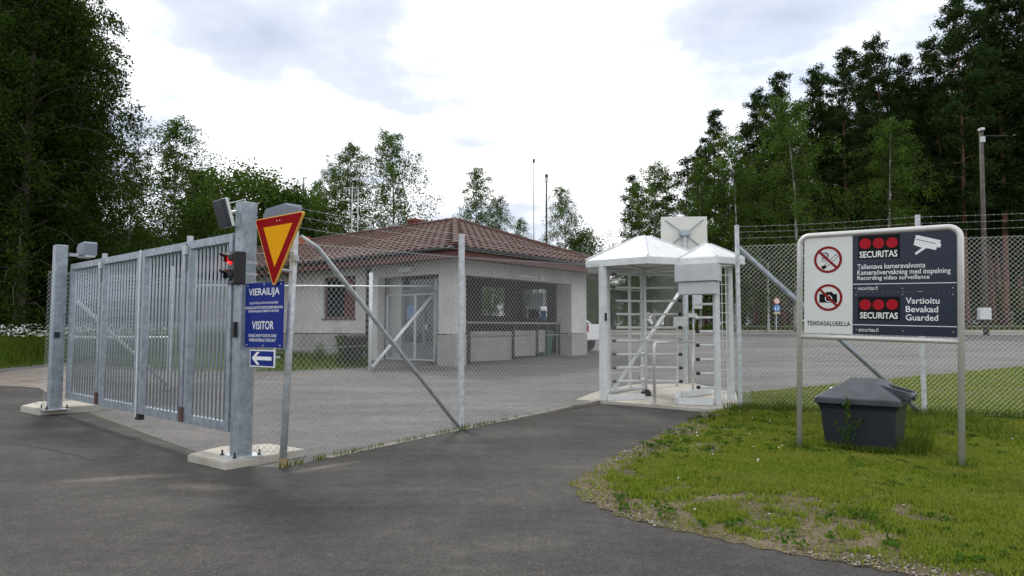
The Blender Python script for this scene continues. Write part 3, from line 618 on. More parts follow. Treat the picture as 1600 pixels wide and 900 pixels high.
# motor housings
def motor(c, L_, label):
    th = thing('gate_motor', c-Z*0.1, label, 'gate motor', 'gate motors on top of the pillars')
    mb = MB(); pts = [(-L_/2, -0.09), (L_/2, -0.09), (L_/2, 0.04), (L_/2-0.06, 0.10), (-L_/2+0.03, 0.12), (-L_/2, 0.09)]
    mb.prism([c+gd*x+Z*z-gp*0.09 for x, z in pts], gp*0.18); mb.build('housing', BOXGREY, th)
    MB().frame(c-Z*0.105, gd, gp, Z, L_*0.96, 0.14, 0.03).build('bracket', GALV2, th)
c = nc+gp*0.30-gd*0.20; c.z = 2.60; motor(c, 0.48, 'grey motor housing behind the red and yellow triangular sign')
MB().frame(V((nc.x, nc.y, 2.50))+gp*0.20-gd*0.1, gp, gd, Z, 0.20, 0.05, 0.05).build('bracket', GALV2, nth)
c = fc+gp*0.32-gd*0.15; c.z = 2.66; motor(c, 0.36, 'grey motor housing beside the top of the far left gate pillar')
MB().frame(V((fc.x, fc.y, 2.58))+gp*0.20-gd*0.05, gp, gd, Z, 0.20, 0.05, 0.05).build('bracket', GALV2, fth)
# traffic light
tl = thing('traffic_light', P(366, 445, 7.05), 'small black traffic light showing red, mounted on the near gate pillar', 'traffic light')
tc_ = P(370, 419, 7.08)
d1 = V((-0.74, -0.67, 0)).normalized(); d2 = V((-d1.y, d1.x, 0))
MB().bevbox(tc_, d1, d2, Z, 0.13, 0.17, 0.34, 0.012).build('housing', BLACK, tl)
for z_, m_, nm in ((0.085, LAMP, 'red_lamp'), (-0.085, LAMPG, 'green_lamp')):
    q = tc_+d1*0.066+Z*z_
    MB().tube([q, q+d1*0.02], [0.055, 0.04], 16).build(nm, m_, tl)
    vb = MB(); n = 10
    for k in range(n):
        t0, t1 = math.radians(-20+220*k/n), math.radians(-20+220*(k+1)/n)
        p0 = [q+d2*(0.066*math.cos(t))+Z*(0.066*math.sin(t)) for t in (t0, t1)]; ln = [0.10 if 30 < math.degrees(t) < 150 else 0.05 for t in (t0, t1)]
        vb.add([p0[0], p0[1], p0[1]+d1*ln[1], p0[0]+d1*ln[0]], [(0, 1, 2, 3)])
    vb.build('visor', BLACK, tl)
for z_ in (0.15, -0.15):
    a = tc_+Z*z_; b = V((nc.x, nc.y, a.z))
    MB().tube([a, b], 0.016, 6).build('bracket', BLACK, tl)
# panel reader on the pillar top
pr = thing('panel_antenna', P(372, 345, 7.1), 'tilted dark faced flat panel reader on top of the gate pillar', 'antenna')
pc_ = P(352, 333, 7.1); f1 = V((-0.66, -0.70, -0.28)).normalized(); s1 = f1.cross(Z).normalized(); u1 = s1.cross(f1)
MB().bevbox(pc_, f1, s1, u1, 0.035, 0.24, 0.30, 0.01).build('back_shell', WHITEP, pr)
MB().bevbox(pc_+f1*0.035, f1, s1, u1, 0.04, 0.235, 0.295, 0.012).build('face', mat('reader_navy', (0.012, 0.014, 0.03), 0.3), pr)
MB().tube([pc_-f1*0.03, V((nc.x, nc.y, 2.66))-gp*0.02+gd*0.1], 0.018, 8).build('arm', WHITEP, pr)
MB().tube([pc_-f1*0.02+u1*0.1, P(366, 316, 7.1), P(383, 311, 7.15), V((nc.x, nc.y, 2.72))], 0.006, 6).build('cable', WHITEP, pr)

# ================================================================== FENCES
def chainlink(mb, p0, p1, zb0, zt0, zb1, zt1, r=0.0019, pitch=0.0715):
    """diamond netting of straight galvanised wires between two posts"""
    d = V((p1.x-p0.x, p1.y-p0.y, 0)); L_ = d.length; d.normalize(); n = V((-d.y, d.x, 0))
    H = (zt0-zb0+zt1-zb1)/2
    def pt(s, h, o):
        f = s/L_; zb = zb0+(zb1-zb0)*f; zt = zt0+(zt1-zt0)*f
        return V((p0.x, p0.y, 0))+d*s+n*o+Z*(zb+(zt-zb)*h/H)
    for sg in (1, -1):
        c = -H if sg == 1 else 0.0; end = L_ if sg == 1 else L_+H
        while c < end:
            # line s = c + sg*h
            h0, h1 = 0.0, H
            if sg == 1: h0 = max(0, -c); h1 = min(H, L_-c)
            else: h0 = max(0, c-L_); h1 = min(H, c)
            if h1-h0 > 0.02: mb.tube([pt(c+sg*h0, h0, sg*0.0017), pt(c+sg*h1, h1, sg*0.0017)], r, 3, cap=False)
            c += pitch
    for h in (0.03, H*0.5, H-0.02): mb.tube([pt(0, h, 0), pt(L_, h, 0)], r*1.15, 4, cap=False)
    return mb
def flat_post(th, p, z0, z1, w=0.065, dep=0.05, ang=0.0, holes=True, m=None):
    ax = V((math.cos(ang), math.sin(ang), 0)); ay = V((-ax.y, ax.x, 0))
    o = MB().bevbox(V((p.x, p.y, (z0+z1)/2)), ax, ay, Z, w, dep, z1-z0, 0.006).build('post', m or GALV2, th)
    if holes:
        z = z0+0.22
        while z < z1:
            q = V((p.x, p.y, z))-ay*(dep/2); MB().tube([q+ay*0.002, q-ay*0.006], 0.009, 6).build('bolt', WHITEP, o); z += 0.28
    return o
def barbed(th, p0, p1, z0, z1, r=0.0016):
    p0 = V((p0.x, p0.y, z0)); p1 = V((p1.x, p1.y, z1)); L_ = (p1-p0).length; mb = MB(); pts = []
    for i in range(9): f = i/8; pts.append(p0.lerp(p1, f)-Z*(0.02*4*f*(1-f)))
    mb.tube(pts, r, 4)
    k = int(L_/0.12)
    for i in range(k):
        q = p0.lerp(p1, (i+0.5)/k)-Z*(0.02*4*((i+.5)/k)*(1-(i+.5)/k)); mb.tube([q-V((0.008, 0.01, 0.018)), q+V((0.008, 0.01, 0.018))], r*0.8, 3)
    return mb.build('barbed_wire', WIRE, th)
fd = (F1-F0).normalized(); fang = math.atan2(fd.y, fd.x)
ff = thing('chain_link_fence', F0, 'chain link fence with a diagonal pipe brace running from the yield sign to the turnstile', 'fence')
top0 = V((F0.x+0.075, F0.y+0.01, 2.42))
ep = MB().tube([F0-Z*0.02, F0+Z*0.10], 0.040, 12).build('post_foot', mat('ochre_sleeve', (0.33, 0.24, 0.12), 0.8, var=0.2), ff)
MB().tube([F0+Z*0.10, top0], 0.037, 14).build('end_post', GALV2, ff, smooth=True)
MB().tube([top0-Z*0.32, top0-Z*0.26], 0.045, 12).build('clamp', GALV2, ff)
flat_post(ff, F1, F1.z-0.02, 2.71, 0.072, 0.06, fang-0.5)
flat_post(ff, F3, F3.z-0.02, 2.7, 0.07, 0.06, fang, holes=False)
br0 = top0+V((0.05, 0.03, -0.05)); br1 = V((F1.x-0.03, F1.y-0.06, F1.z+0.06))
k1 = br0+V((0.13, 0.16, -0.10)); MB().tube([br0, k1, k1.lerp(br1, 0.03), br1], [0.020, 0.020, 0.026, 0.026], 12).build('brace', GALV2, ff, smooth=True)
b2a = V((F3.x, F3.y, 2.32))-fd*0.05; b2b = V((F2.x, F2.y, F2.z+0.10))+fd*0.45
MB().tube([b2a, b2b], 0.033, 10).build('brace', WHITEP, ff, smooth=True)
pq2 = V((nc.x, nc.y, 0))-gp*0.10+gd*0.08
chainlink(MB(), F0, pq2, 0.13, 2.20, 0.14, 2.22, r=0.0020).build('wire_mesh', WIRE, ff)
chainlink(MB(), F0+fd*0.02, F1, F0.z+0.07, 2.32, F1.z+0.03, F1.z+2.36, r=0.0020).build('wire_mesh', WIRE, ff)
chainlink(MB(), F1, F2, F1.z+0.03, F1.z+2.36, F2.z+0.0, F2.z+2.36).build('wire_mesh', WIRE, ff)
chainlink(MB(), F2+fd*0.05, F3, F2.z, F2.z+2.36, F3.z+0.03, F3.z+2.30, r=0.0022).build('wire_mesh', WIRE, ff)
for z_ in (0.10, 0.21, 0.30):
    barbed(ff, F0+V((0.08, 0, 0)), F1, 2.36+z_, F1.z+2.36+z_); barbed(ff, F1, F2, F1.z+2.36+z_, F2.z+2.30+z_*0.6)
rf = thing('chain_link_fence', R0, 'chain link fence with barbed wire behind the large sign board on the lawn', 'fence')
rd = (R1-R0).normalized(); rang = math.atan2(rd.y, rd.x)
flat_post(rf, R0, R0.z-0.02, 3.10, 0.062, 0.05, rang+0.25)
flat_post(rf, R1, R1.z-0.02, 3.16, 0.062, 0.05, rang+0.1)
flat_post(rf, R2, R2.z-0.02, 3.2, 0.062, 0.05, rang, holes=False)
MB().tube([V((R0.x+0.04, R0.y+0.05, 2.74)), V((R1.x-0.05, R1.y+0.05, R1.z+0.08))], 0.036, 12).build('brace', GALV, rf, smooth=True)
chainlink(MB(), R0, R1, R0.z+0.03, 2.77, R1.z+0.03, 2.79).build('wire_mesh', WIRE, rf)
chainlink(MB(), R1, R2, R1.z+0.03, 2.79, R2.z+0.03, 2.82).build('wire_mesh', WIRE, rf)
R3 = R2+(R2-R1); R3.z = T(R3.y); flat_post(rf, R3, R3.z-0.02, 3.2, 0.062, 0.05, rang, holes=False)
chainlink(MB(), R2, R3, R2.z+0.03, 2.82, R3.z+0.03, 2.84).build('wire_mesh', WIRE, rf)
for z_ in (0.12, 0.22, 0.31): barbed(rf, R2, R3, 2.82+z_*1.1, 2.84+z_*1.1)
for z_ in (0.12, 0.22, 0.31): barbed(rf, R0, R1, 2.77+z_*0.98, 2.79+z_*1.1); barbed(rf, R1, R2, 2.79+z_*1.1, 2.82+z_*1.1)
for p0, p1, par in chainlink_later: chainlink(MB(), p0, p1, 0.5, 2.45, 0.5, 2.45, r=0.0022, pitch=0.1).build('wire_mesh', WIRE, par)
# edge-on fence leaving the far pillar, and the fence braced behind the gate
E0 = G(66, 641); H1 = G(263, 609)
hf = thing('chain_link_fence', E0, 'chain link fence with a sloping brace, leaving the far pillar behind the gate', 'fence')
flat_post(hf, E0+V((0.05, 0.10, 0)), E0.z-0.02, 2.62, 0.06, 0.05, 0.3, holes=False)
flat_post(hf, H1, H1.z-0.02, H1.z+2.5, 0.06, 0.05, 0.3, holes=False)
MB().tube([V((E0.x+0.25, E0.y+0.4, P(115, 471, E0.y+0.4).z)), H1+Z*0.08], 0.034, 10).build('brace', WHITEP, hf, smooth=True)
chainlink(MB(), E0, H1, E0.z+0.04, 2.36, H1.z+0.04, 2.45, r=0.0025).build('wire_mesh', WIRE, hf)
H2 = H1+V((0.4, 5.0, 0)); H2.z = T(H2.y); flat_post(hf, H2, H2.z-0.02, H2.z+2.5, 0.06, 0.05, 0.3, holes=False)
chainlink(MB(), H1, H2, H1.z+0.04, 2.45, H2.z+0.04, H2.z+2.35, r=0.0025).build('wire_mesh', WIRE, hf)
# inner fence in front of the gatehouse: two white posts, a brace and a long top rail
I0 = G(578, 580); I1 = G(681, 569); I1 = V((I1.x, I1.y, T(I1.y)))
inf = thing('inner_fence', I0, 'white pipe fence with one sloping brace in front of the gatehouse door', 'fence')
zt = P(578, 429, I0.y).z
for q in (I0, I1): MB().tube([q-Z*0.02, V((q.x, q.y, zt+0.05))], 0.05, 10).build('post', WHITEP, inf, smooth=True)
MB().tube([V((I1.x, I1.y-0.03, P(681, 455, I1.y).z)), I0+V((0.06, -0.03, 0.10))], 0.045, 10).build('brace', WHITEP, inf, smooth=True)
MB().tube([P(681, 447, I1.y), P(578, 447, I0.y), P(300, 446, I0.y+0.6)], 0.02, 8).build('top_rail', WHITEP, inf)
lq = G(300, 575); MB().tube([V((P(300, 446, I0.y+.6).x, I0.y+.6, T(I0.y))), P(300, 440, I0.y+0.6)], 0.045, 10).build('post', WHITEP, inf)
chainlink(MB(), I0, I1, I0.z+0.05, P(578, 447, I0.y).z, I1.z+0.05, P(681, 447, I1.y).z, r=0.0022, pitch=0.085).build('wire_mesh', WIRE, inf)
rl = thing('barrier_rail', G(112, 575), 'low white horizontal rail seen through the bars of the far gate half', 'rail')
MB().tube([P(108, 527, 14.6), P(268, 527, 15.4)], 0.022, 8).build('rail', WHITEP, rl)
for px in (112, 264): p = P(px, 527, 14.6 if px < 200 else 15.4); MB().tube([V((p.x, p.y, T(p.y)-0.01)), p], 0.03, 8).build('post', WHITEP, rl)

# ================================================================== SIGNS AT THE GATE
ys = thing('yield_sign', P(443, 447, 6.75), 'red and yellow triangular yield sign tilted on the fence end post', 'road sign')
pl_, pr_, pb_ = P(402, 345, 7.02), P(477, 331, 6.50), P(430, 447, 6.74)
yc = (pl_+pr_+pb_)/3
def tri(scale, d, mb=None, rounded=0.0):
    n = (pr_-pl_).cross(pb_-pl_).normalized()
    if n.y > 0: n = -n
    cs = [yc+(p-yc)*scale for p in (pl_, pr_, pb_)]
    out = []
    for i in range(3):
        a, b, c = cs[i-1], cs[i], cs[(i+1) % 3]
        e0, e1 = (a-b).normalized(), (c-b).normalized(); r = rounded*scale
        for k in range(5):
            f = k/4; p = (b+e0*r)*(1-f)**2+b*2*f*(1-f)+(b+e1*r)*f**2; out.append(p+n*d)
    return out, n
o_, nrm = tri(1.03, 0, rounded=0.05); MB().prism(o_, nrm*0.02).build('plate', mat('sign_rim', (0.75, 0.40, 0.05), 0.4), ys)
o_, _ = tri(0.985, 0.020, rounded=0.04); MB().prism(o_, nrm*0.002).build('red_border', RED, ys)
o_, _ = tri(0.60, 0.022, rounded=0.004); MB().prism(o_, nrm*0.002).build('yellow_field', YEL, ys)
tm = (pl_+pr_)/2
for s in (-0.02, 0.03):
    q = tm+(pr_-pl_).normalized()*s-Z*0.045+nrm*0.022; MB().tube([q, q+nrm*0.004], 0.006, 8).build('rivet', STAIN, ys)
for z_ in (2.2, 2.0):
    a = yc+Z*(z_-yc.z); b = V((F0.x+0.06, F0.y, z_)); MB().tube([a-nrm*0.0, b], 0.014, 6).build('bracket', GALV2, ys)
sl_, sr_ = P(384, 490, 7.08), P(443, 490, 6.68); su = V((sr_.x-sl_.x, sr_.y-sl_.y, 0)).normalized()
pv = Plane(V((sl_.x, sl_.y, 0)), su); Wv = (V((sr_.x, sr_.y, 0))-V((sl_.x, sl_.y, 0))).length
vs_ = thing('visitor_sign', V((sl_.x, sl_.y, 1.22)), 'blue board lettered VIERAILIJA and VISITOR beside the gate pillar', 'sign')
vp = pv.plate(0, Wv, 1.222, 1.875, -0.004, 0.004).build('plate', BLUE, vs_)
def zpx(px, py): return ((px-360)/5.0*1.0+0, py)
def vtext(s, zx0, zx1, zy0, zy1, bold, sp=1.0):
    # rectangles read off a 5x enlargement of the board whose corner is (360, 420)
    a0, _ = pv.hit(360+zx0/5, 420+(zy0+zy1)/10); a1, _ = pv.hit(360+zx1/5, 420+(zy0+zy1)/10)
    mx = 360+(zx0+zx1)/10; _, b1 = pv.hit(mx, 420+zy0/5); _, b0 = pv.hit(mx, 420+zy1/5)
    pv.text(s, a0, a1, b0, b1, 0.006, WHITE, vp, bold, sp)
vtext('VIERAILIJA', 148, 388, 150, 222, 0.012); vtext('VISITOR', 173, 342, 408, 474, 0.012)
for s, r in (('OLE HYVÄ JA OTA KUVALLINEN', (153, 375, 254, 279)), ('HENKILÖLLISYYSTODISTUKSESI MUKAAN', (120, 412, 287, 313)), ('SISÄÄN KIRJAUTUMISTA VARTEN', (144, 381, 318, 344)),
             ('PLEASE, SHOW YOUR ID-CARD', (146, 363, 510, 537)), ('WHEN ENTERING THE PLANT', (148, 358, 545, 570))): vtext(s, *r, 0.012)
for a_, b_ in ((0.04, 1.85), (Wv/2, 1.857), (Wv-0.04, 1.85), (0.04, 1.245), (Wv/2, 1.24), (Wv-0.04, 1.245)):
    MB().tube([pv.at(a_, b_, 0.004), pv.at(a_, b_, 0.009)], 0.007, 8).build('rivet', WHITEP, vp)
aw = thing('arrow_sign', pv.at(0.1, 1.02), 'small blue sign with a white left arrow below the visitor board', 'sign')
a0, b1 = pv.hit(391.5, 545.5); a1, _ = pv.hit(429.5, 545); _, b0 = pv.hit(410, 573.5)
ap = pv.plate(a0, a1, b0, b1-0.004, -0.004, 0.004).build('plate', WHITE, aw)
pv.plate(a0+0.012, a1-0.012, b0+0.012, b1-0.016, 0.004, 0.006).build('blue_field', BLUE, ap)
w_, h_ = a1-a0, b1-b0; ym = (b0+b1)/2
pv.poly([(a0+w_*x, ym+h_*y) for x, y in ((0.09, 0), (0.30, 0.36), (0.42, 0.36), (0.27, 0.10), (0.90, 0.10), (0.90, -0.11), (0.27, -0.11), (0.42, -0.37), (0.30, -0.37))], 0.0065, 0.0085).build('arrow', WHITE, ap)
for bz in (1.6, 1.35, b0+0.1): MB().tube([pv.at(Wv*0.8, bz, -0.004), pv.at(Wv*0.8, bz, -0.06)], 0.01, 6).build('bracket', GALV2, vs_ if bz > 1.25 else aw)

# ================================================================== BIG SIGN BOARD
SL = G(1249, 705); SR = G(1503, 737); bu = V((SR.x-SL.x, SR.y-SL.y, 0)); BW = bu.length; bu.normalize()
bd = thing('sign_board', V((SL.x, SL.y, SL.z)), 'large board on a stainless tube frame with no smoking and camera surveillance panels', 'sign')
pb = Plane(V((SL.x, SL.y, 0)), bu-Z*0.028, Z+bu*0.028)
zt_ = 2.475; rr = 0.11
arc = [pb.at(0, T(SL.y)-0.02)]+[pb.at(rr-rr*math.cos(t), zt_-rr+rr*math.sin(t)) for t in [math.pi/2*k/6 for k in range(7)]]
arc += [pb.at(BW-rr+rr*math.sin(t), zt_-rr+rr*math.cos(t)) for t in [math.pi/2*k/6 for k in range(7)]]+[pb.at(BW, T(SR.y)-0.02)]
MB().tube(arc, 0.031, 14).build('tube_frame', STAIN, bd, smooth=True)
MB().tube([pb.at(0.0, 1.325), pb.at(BW, 1.325)], 0.028, 12).build('cross_bar', STAIN, bd, smooth=True)
def bh(zx, zy): return pb.hit(1240+zx/4.5, 340+zy/4.5)
z0_, z1_ = bh(780, 830)[1], bh(780, 93)[1]; xw = bh(416, 480)[0]; xl = bh(76, 480)[0]; xr = bh(1151, 480)[0]; zm = bh(780, 520)[1]
pw = pb.plate(xl, xw-0.003, z0_, z1_, -0.004, 0.004).build('white_panel', PANEL, bd)
p1 = pb.plate(xw+0.001, xr, zm+0.002, z1_, -0.004, 0.005).build('upper_navy_panel', NAVY, bd)
p2 = pb.plate(xw+0.001, xr, z0_, zm-0.002, -0.004, 0.005).build('lower_navy_panel', NAVY, bd)
for bz in (1.5, 2.25):
    MB().tube([pb.at(0, bz, 0), pb.at(xl+0.02, bz, -0.01)], 0.01, 6).build('clip', STAIN, bd); MB().tube([pb.at(BW, bz, 0), pb.at(xr-0.02, bz, -0.01)], 0.01, 6).build('clip', STAIN, bd)
def brect(x0, x1, y0, y1):
    ym_ = (y0+y1)/2; xm = (x0+x1)/2; return bh(x0, ym_)[0], bh(x1, ym_)[0], bh(xm, y1)[1], bh(xm, y0)[1]
def btext(s, rect, parent, m=WHITE, bold=0.0, sp=1.0): pb.text(s, *brect(*rect), 0.0085, m, parent, bold, sp)
for pn, lr, ds, tx in ((p1, (455, 748, 124, 289), ((505, 184), (598, 180), (693, 176)), (465, 732, 233, 280)), (p2, (455, 750, 556, 720), ((505, 612), (598, 612), (694, 611)), (468, 735, 666, 711))):
    a0, a1, b0, b1 = brect(*lr); lg = pb.plate(a0, a1, b0, b1, 0.005, 0.0065).build('logo_field', INK, pn)
    for zx, zy in ds:
        a, b = bh(zx, zy); pb.disc(a, b, bh(zx+41, zy)[0]-a, 0.0065, 0.008, 32).build('red_disc', DISCRED, pn)
    btext('SECURITAS', tx, pn, bold=0.022)
btext('Tallentava kameravalvonta', (450, 928, 322, 357), p1, bold=0.008); btext('Kameraövervakning med inspelning', (450, 1105, 361, 408), p1, bold=0.008)
btext('Recording video surveillance', (450, 957, 405, 444), p1, bold=0.008)
btext('securitas.fi', (455, 593, 482, 509), p1); btext('securitas.fi', (458, 597, 774, 802), p2)
btext('Vartioitu', (790, 1027, 562, 606), p2, bold=0.012); btext('Bevakad', (790, 1018, 622, 666), p2, bold=0.012); btext('Guarded', (790, 1018, 681, 725), p2, bold=0.012)
for pn, y in ((p1, 463), (p2, 760)):
    b = bh(780, y)[1]; pb.plate(xw+0.004, xr-0.004, b-0.0035, b+0.0035, 0.005, 0.0065).build('rule', WHITE, pn)
for pn, pts in ((p1, ((437, 122), (764, 103), (1120, 88), (438, 497), (766, 497), (1122, 494))), (p2, ((440, 543), (768, 541), (1120, 540), (443, 787), (770, 797), (1125, 803)))):
    for zx, zy in pts: a, b = bh(zx, zy); MB().tube([pb.at(a, b, 0.005), pb.at(a, b, 0.009)], 0.005, 8).build('rivet', WHITEP, pn)
# camera pictogram
cb = [bh(*p) for p in ((862, 122), (1037, 160), (1031, 178), (1040, 192), (1030, 212), (1012, 206), (1000, 228), (935, 214), (862, 262), (852, 250), (905, 213), (845, 192))]
pb.poly(cb, 0.0055, 0.0075).build('camera_symbol', WHITE, p1)
cl = [bh(*p) for p in ((862, 150), (1000, 181), (999, 185), (861, 154))]; pb.poly(cl, 0.0078, 0.009).build('camera_line', NAVY, p1)
# prohibition rings
for (zx, zy) in ((242, 296), (245, 562)):
    a, b = bh(zx, zy); R_ = bh(zx+100, zy)[0]-a
    sym = pb.ring(a, b, R_*0.82, R_, 0.006, 0.0075).build('ring', RINGRED, pw)
    if zy < 400:
        k = R_/100
        pb.poly([(a+k*x, b+k*y) for x, y in ((-42, -60), (-30, -72), (70, 22), (58, 36))], 0.0045, 0.0055).build('cigarette', WHITE, pw)
        for q0, q1 in (((-42, -60), (58, 36)), ((-30, -72), (70, 22)), ((58, 36), (70, 22))):
            dx, dy = q1[0]-q0[0], q1[1]-q0[1]; ln = math.hypot(dx, dy); nx, ny = -dy/ln*2.2, dx/ln*2.2
            pb.poly([(a+k*(q0[0]+nx), b+k*(q0[1]+ny)), (a+k*(q0[0]-nx), b+k*(q0[1]-ny)), (a+k*(q1[0]-nx), b+k*(q1[1]-ny)), (a+k*(q1[0]+nx), b+k*(q1[1]+ny))], 0.0055, 0.0062).build('outline', INK, pw)
        pb.poly([(a+k*x, b+k*y) for x, y in ((-42, -60), (-30, -72), (-8, -51), (-20, -39))], 0.0055, 0.0064).build('filter_tip', INK, pw)
        pb.disc(a-k*33, b-k*56, k*13, 0.0055, 0.0066, 16).build('ember', INK, pw)
        for cx, cy, r in ((-20, 30, 26), (-14, 34, 14), (-28, 0, 16)): pb.ring(a+k*cx, b+k*cy, k*(r-4), k*r, 0.0050, 0.0058, 20).build('smoke_curl', INK, pw)
    else:
        k = R_/100
        pb.poly([(a+k*x, b+k*y) for x, y in ((-64, -38), (62, -38), (62, 26), (36, 26), (26, 42), (-14, 42), (-22, 26), (-64, 26))], 0.0045, 0.0056).build('camera_body', INK, pw)
        pb.ring(a+k*2, b-k*8, k*20, k*26, 0.0057, 0.0064, 24).build('lens_ring', PANEL, pw)
    c45 = math.sqrt(0.5); hw = R_*0.09
    e = [(a+R_*0.86*-c45, b+R_*0.86*c45), (a+R_*0.86*c45, b-R_*0.86*c45)]
    pb.poly([(e[0][0]-hw*c45, e[0][1]-hw*c45), (e[1][0]-hw*c45, e[1][1]-hw*c45), (e[1][0]+hw*c45, e[1][1]+hw*c45), (e[0][0]+hw*c45, e[0][1]+hw*c45)], 0.0066, 0.0074).build('slash', RINGRED, pw)
btext('TEHDASALUEELLA', (97, 400, 728, 760), pw, INK, bold=0.014, sp=1.15)
for zx, zy in ((222, 150), (258, 147), (228, 781), (264, 783)): a, b = bh(zx, zy); MB().tube([pb.at(a, b, 0.004), pb.at(a, b, 0.008)], 0.005, 8).build('rivet', STAIN, pw)

# ================================================================== TURNSTILE
SLZ = 0.055
slab_pts = [G(900, 629), G(1000, 636), G(1108, 645), G(1155, 640), G(1150, 618), G(1085, 603), G(985, 605), G(930, 617)]
zs = max(p.z for p in slab_pts[:3])+SLZ
bm = bmesh.new(); f = bm.faces.new([bm.verts.new((p.x, p.y, p.z-0.06)) for p in slab_pts]); r = bmesh.ops.extrude_face_region(bm, geom=[f])
for v in [g for g in r['geom'] if isinstance(g, bmesh.types.BMVert)]: v.co.z = T(v.co.y)+SLZ
bmesh.ops.recalc_face_normals(bm, faces=bm.faces[:])
me = bpy.data.meshes.new('turnstile_slab'); bm.to_mesh(me); bm.free(); me.materials.append(M['concrete'])
tag(link(bpy.data.objects.new('turnstile_slab', me)), kind='structure')
RC = G(1009.5, 618, SLZ); SC = V((3.40, 11.85, 0))
ts = thing('turnstile', RC, 'white full height turnstile with two pyramid roofs and barred rotor on a concrete slab', 'turnstile')
def hexroof(c, R, ang, ze, zf, za, name):
    n = 6; mb = MB(); ring = [V((c.x+R*math.cos(ang+k*math.pi/3), c.y+R*math.sin(ang+k*math.pi/3), 0)) for k in range(n)]
    lo = [p+Z*ze for p in ring]; hi = [p+Z*zf for p in ring]; ap = V((c.x, c.y, za)); cc = V((c.x, c.y, 0))
    t0 = [cc+(p-cc)*0.10+Z*(za-0.012) for p in ring]
    inn = [cc+(p-cc)*0.97+Z*(zf+0.02) for p in ring]
    mb.add(lo+hi+inn+t0+[ap], [(k, (k+1) % n, n+(k+1) % n, n+k) for k in range(n)]+[(n+k, n+(k+1) % n, 2*n+(k+1) % n, 2*n+k) for k in range(n)]
           + [(2*n+k, 2*n+(k+1) % n, 3*n+(k+1) % n, 3*n+k) for k in range(n)]+[(3*n+k, 3*n+(k+1) % n, 4*n) for k in range(n)])
    o = mb.build(name, WHITEP, ts)
    mb = MB(); ip = [cc+(p-cc)*0.985+Z*(ze+0.02) for p in ring]; mb.prism(ip, Z*0.01); mb.build('ceiling_panel', GREYP, o)
    for k in range(n):
        MB().tube([hi[k]+Z*0.02, t0[k]+Z*0.004], 0.014, 6).build('hip_seam', WHITEP, o)
    return ring
aM = math.radians(261.5)
ringM = hexroof(RC, 1.22, aM, 2.505, 2.62, 3.13, 'main_roof'); ringS = hexroof(SC, 0.64, math.radians(268), 2.50, 2.60, 2.90, 'side_roof')
def column(p, z1, w=0.10, m=WHITEP, ang=0.3):
    ax = V((math.cos(ang), math.sin(ang), 0)); return MB().bevbox(V((p.x, p.y, (z1+T(p.y)+SLZ)/2)), ax, V((-ax.y, ax.x, 0)), Z, w, w, z1-T(p.y)-SLZ, 0.012).build('column', m, ts)
zf_ = T(RC.y)+SLZ
colA = G(943, 625, SLZ); column(colA, 2.52, 0.11)
MB().frame(V((colA.x, colA.y, 1.62))+V((0.045, -0.05, 0)), (1, 0, 0), (0, 1, 0), Z, 0.04, 0.03, 0.14).build('card_reader', BLACK, ts)
cage = [colA]+[V((P(px, 500, Y_).x, Y_, 0)) for px, Y_ in ((951, RC.y+0.12), (984, RC.y+0.80), (1003, RC.y+0.95))]
for p in cage[1:]: column(p, 2.52, 0.05, WHITEP)
# curved guard bars of the cage
for k in (1, 4, 7):
    z_ = zf_+0.13+k*0.262
    MB().tube([V((p.x, p.y, z_)) for p in cage], 0.011, 6).build('guard_bar', WHITEP, ts)
MB().tube([V((p.x, p.y, zf_+0.05)) for p in cage], 0.045, 6).build('base_rail', WHITEP, ts)
# rotor: centre pole, three wings of bars
MB().tube([V((RC.x, RC.y, zf_+0.08)), V((RC.x, RC.y, 2.53))], 0.025, 14).build('rotor_pole', WHITEP, ts, smooth=True)
MB().tube([V((RC.x, RC.y, zf_)), V((RC.x, RC.y, zf_+0.07)), V((RC.x, RC.y, zf_+0.11))], [0.10, 0.09, 0.05], 14).build('rotor_foot', BLACK, ts)
wb = MB(); wb.tube([V((0.03, 0, 0)), V((0.60, 0, 0))], 0.021, 10); tmp = wb.build('rotor_bar', WHITEP); rb_me = tmp.data; bpy.data.objects.remove(tmp)
for p in rb_me.polygons: p.use_smooth = len(p.vertices) == 4
cbm = MB(); cbm.tube([V((0.59, 0, 0)), V((0.60, 0, 0)), V((0.645, 0, 0)), V((0.655, 0, 0))], [0.021, 0.029, 0.029, 0.02], 10); tmp = cbm.build('bar_cap', BLACK); cap2 = tmp.data; bpy.data.objects.remove(tmp)
for w_a in (math.radians(196), math.radians(-16), math.radians(88)):
    for k in range(9):
        mt = Matrix.Translation(V((RC.x, RC.y, zf_+0.27+k*0.242))) @ Matrix.Rotation(w_a, 4, 'Z')
        b_ = piece('rotor_bar', rb_me, ts, mt)
        o = bpy.data.objects.new('bar_cap', cap2); col.objects.link(o); o.parent = b_; OFF[o.name] = OFF[ts.name]
fa = colA+V((0.06, -0.02, 0)); fb = V((RC.x-0.12, RC.y-0.45, 0))
d = V((fb.x-fa.x, fb.y-fa.y, 0)); L_ = d.length; d.normalize()
MB().frame(V(((fa.x+fb.x)/2, (fa.y+fb.y)/2, T(fa.y)+SLZ+0.045)), d, V((-d.y, d.x, 0)), Z, L_, 0.08, 0.09).build('base_rail', WHITEP, ts)
for k in range(6):
    c6 = V((RC.x+0.5*math.cos(k*1.047), RC.y+0.5*math.sin(k*1.047), 2.50)); MB().frame(c6, V((math.cos(k*1.047), math.sin(k*1.047), 0)), V((-math.sin(k*1.047), math.cos(k*1.047), 0)), Z, 1.0, 0.04, 0.03).build('roof_beam', WHITEP, ts)
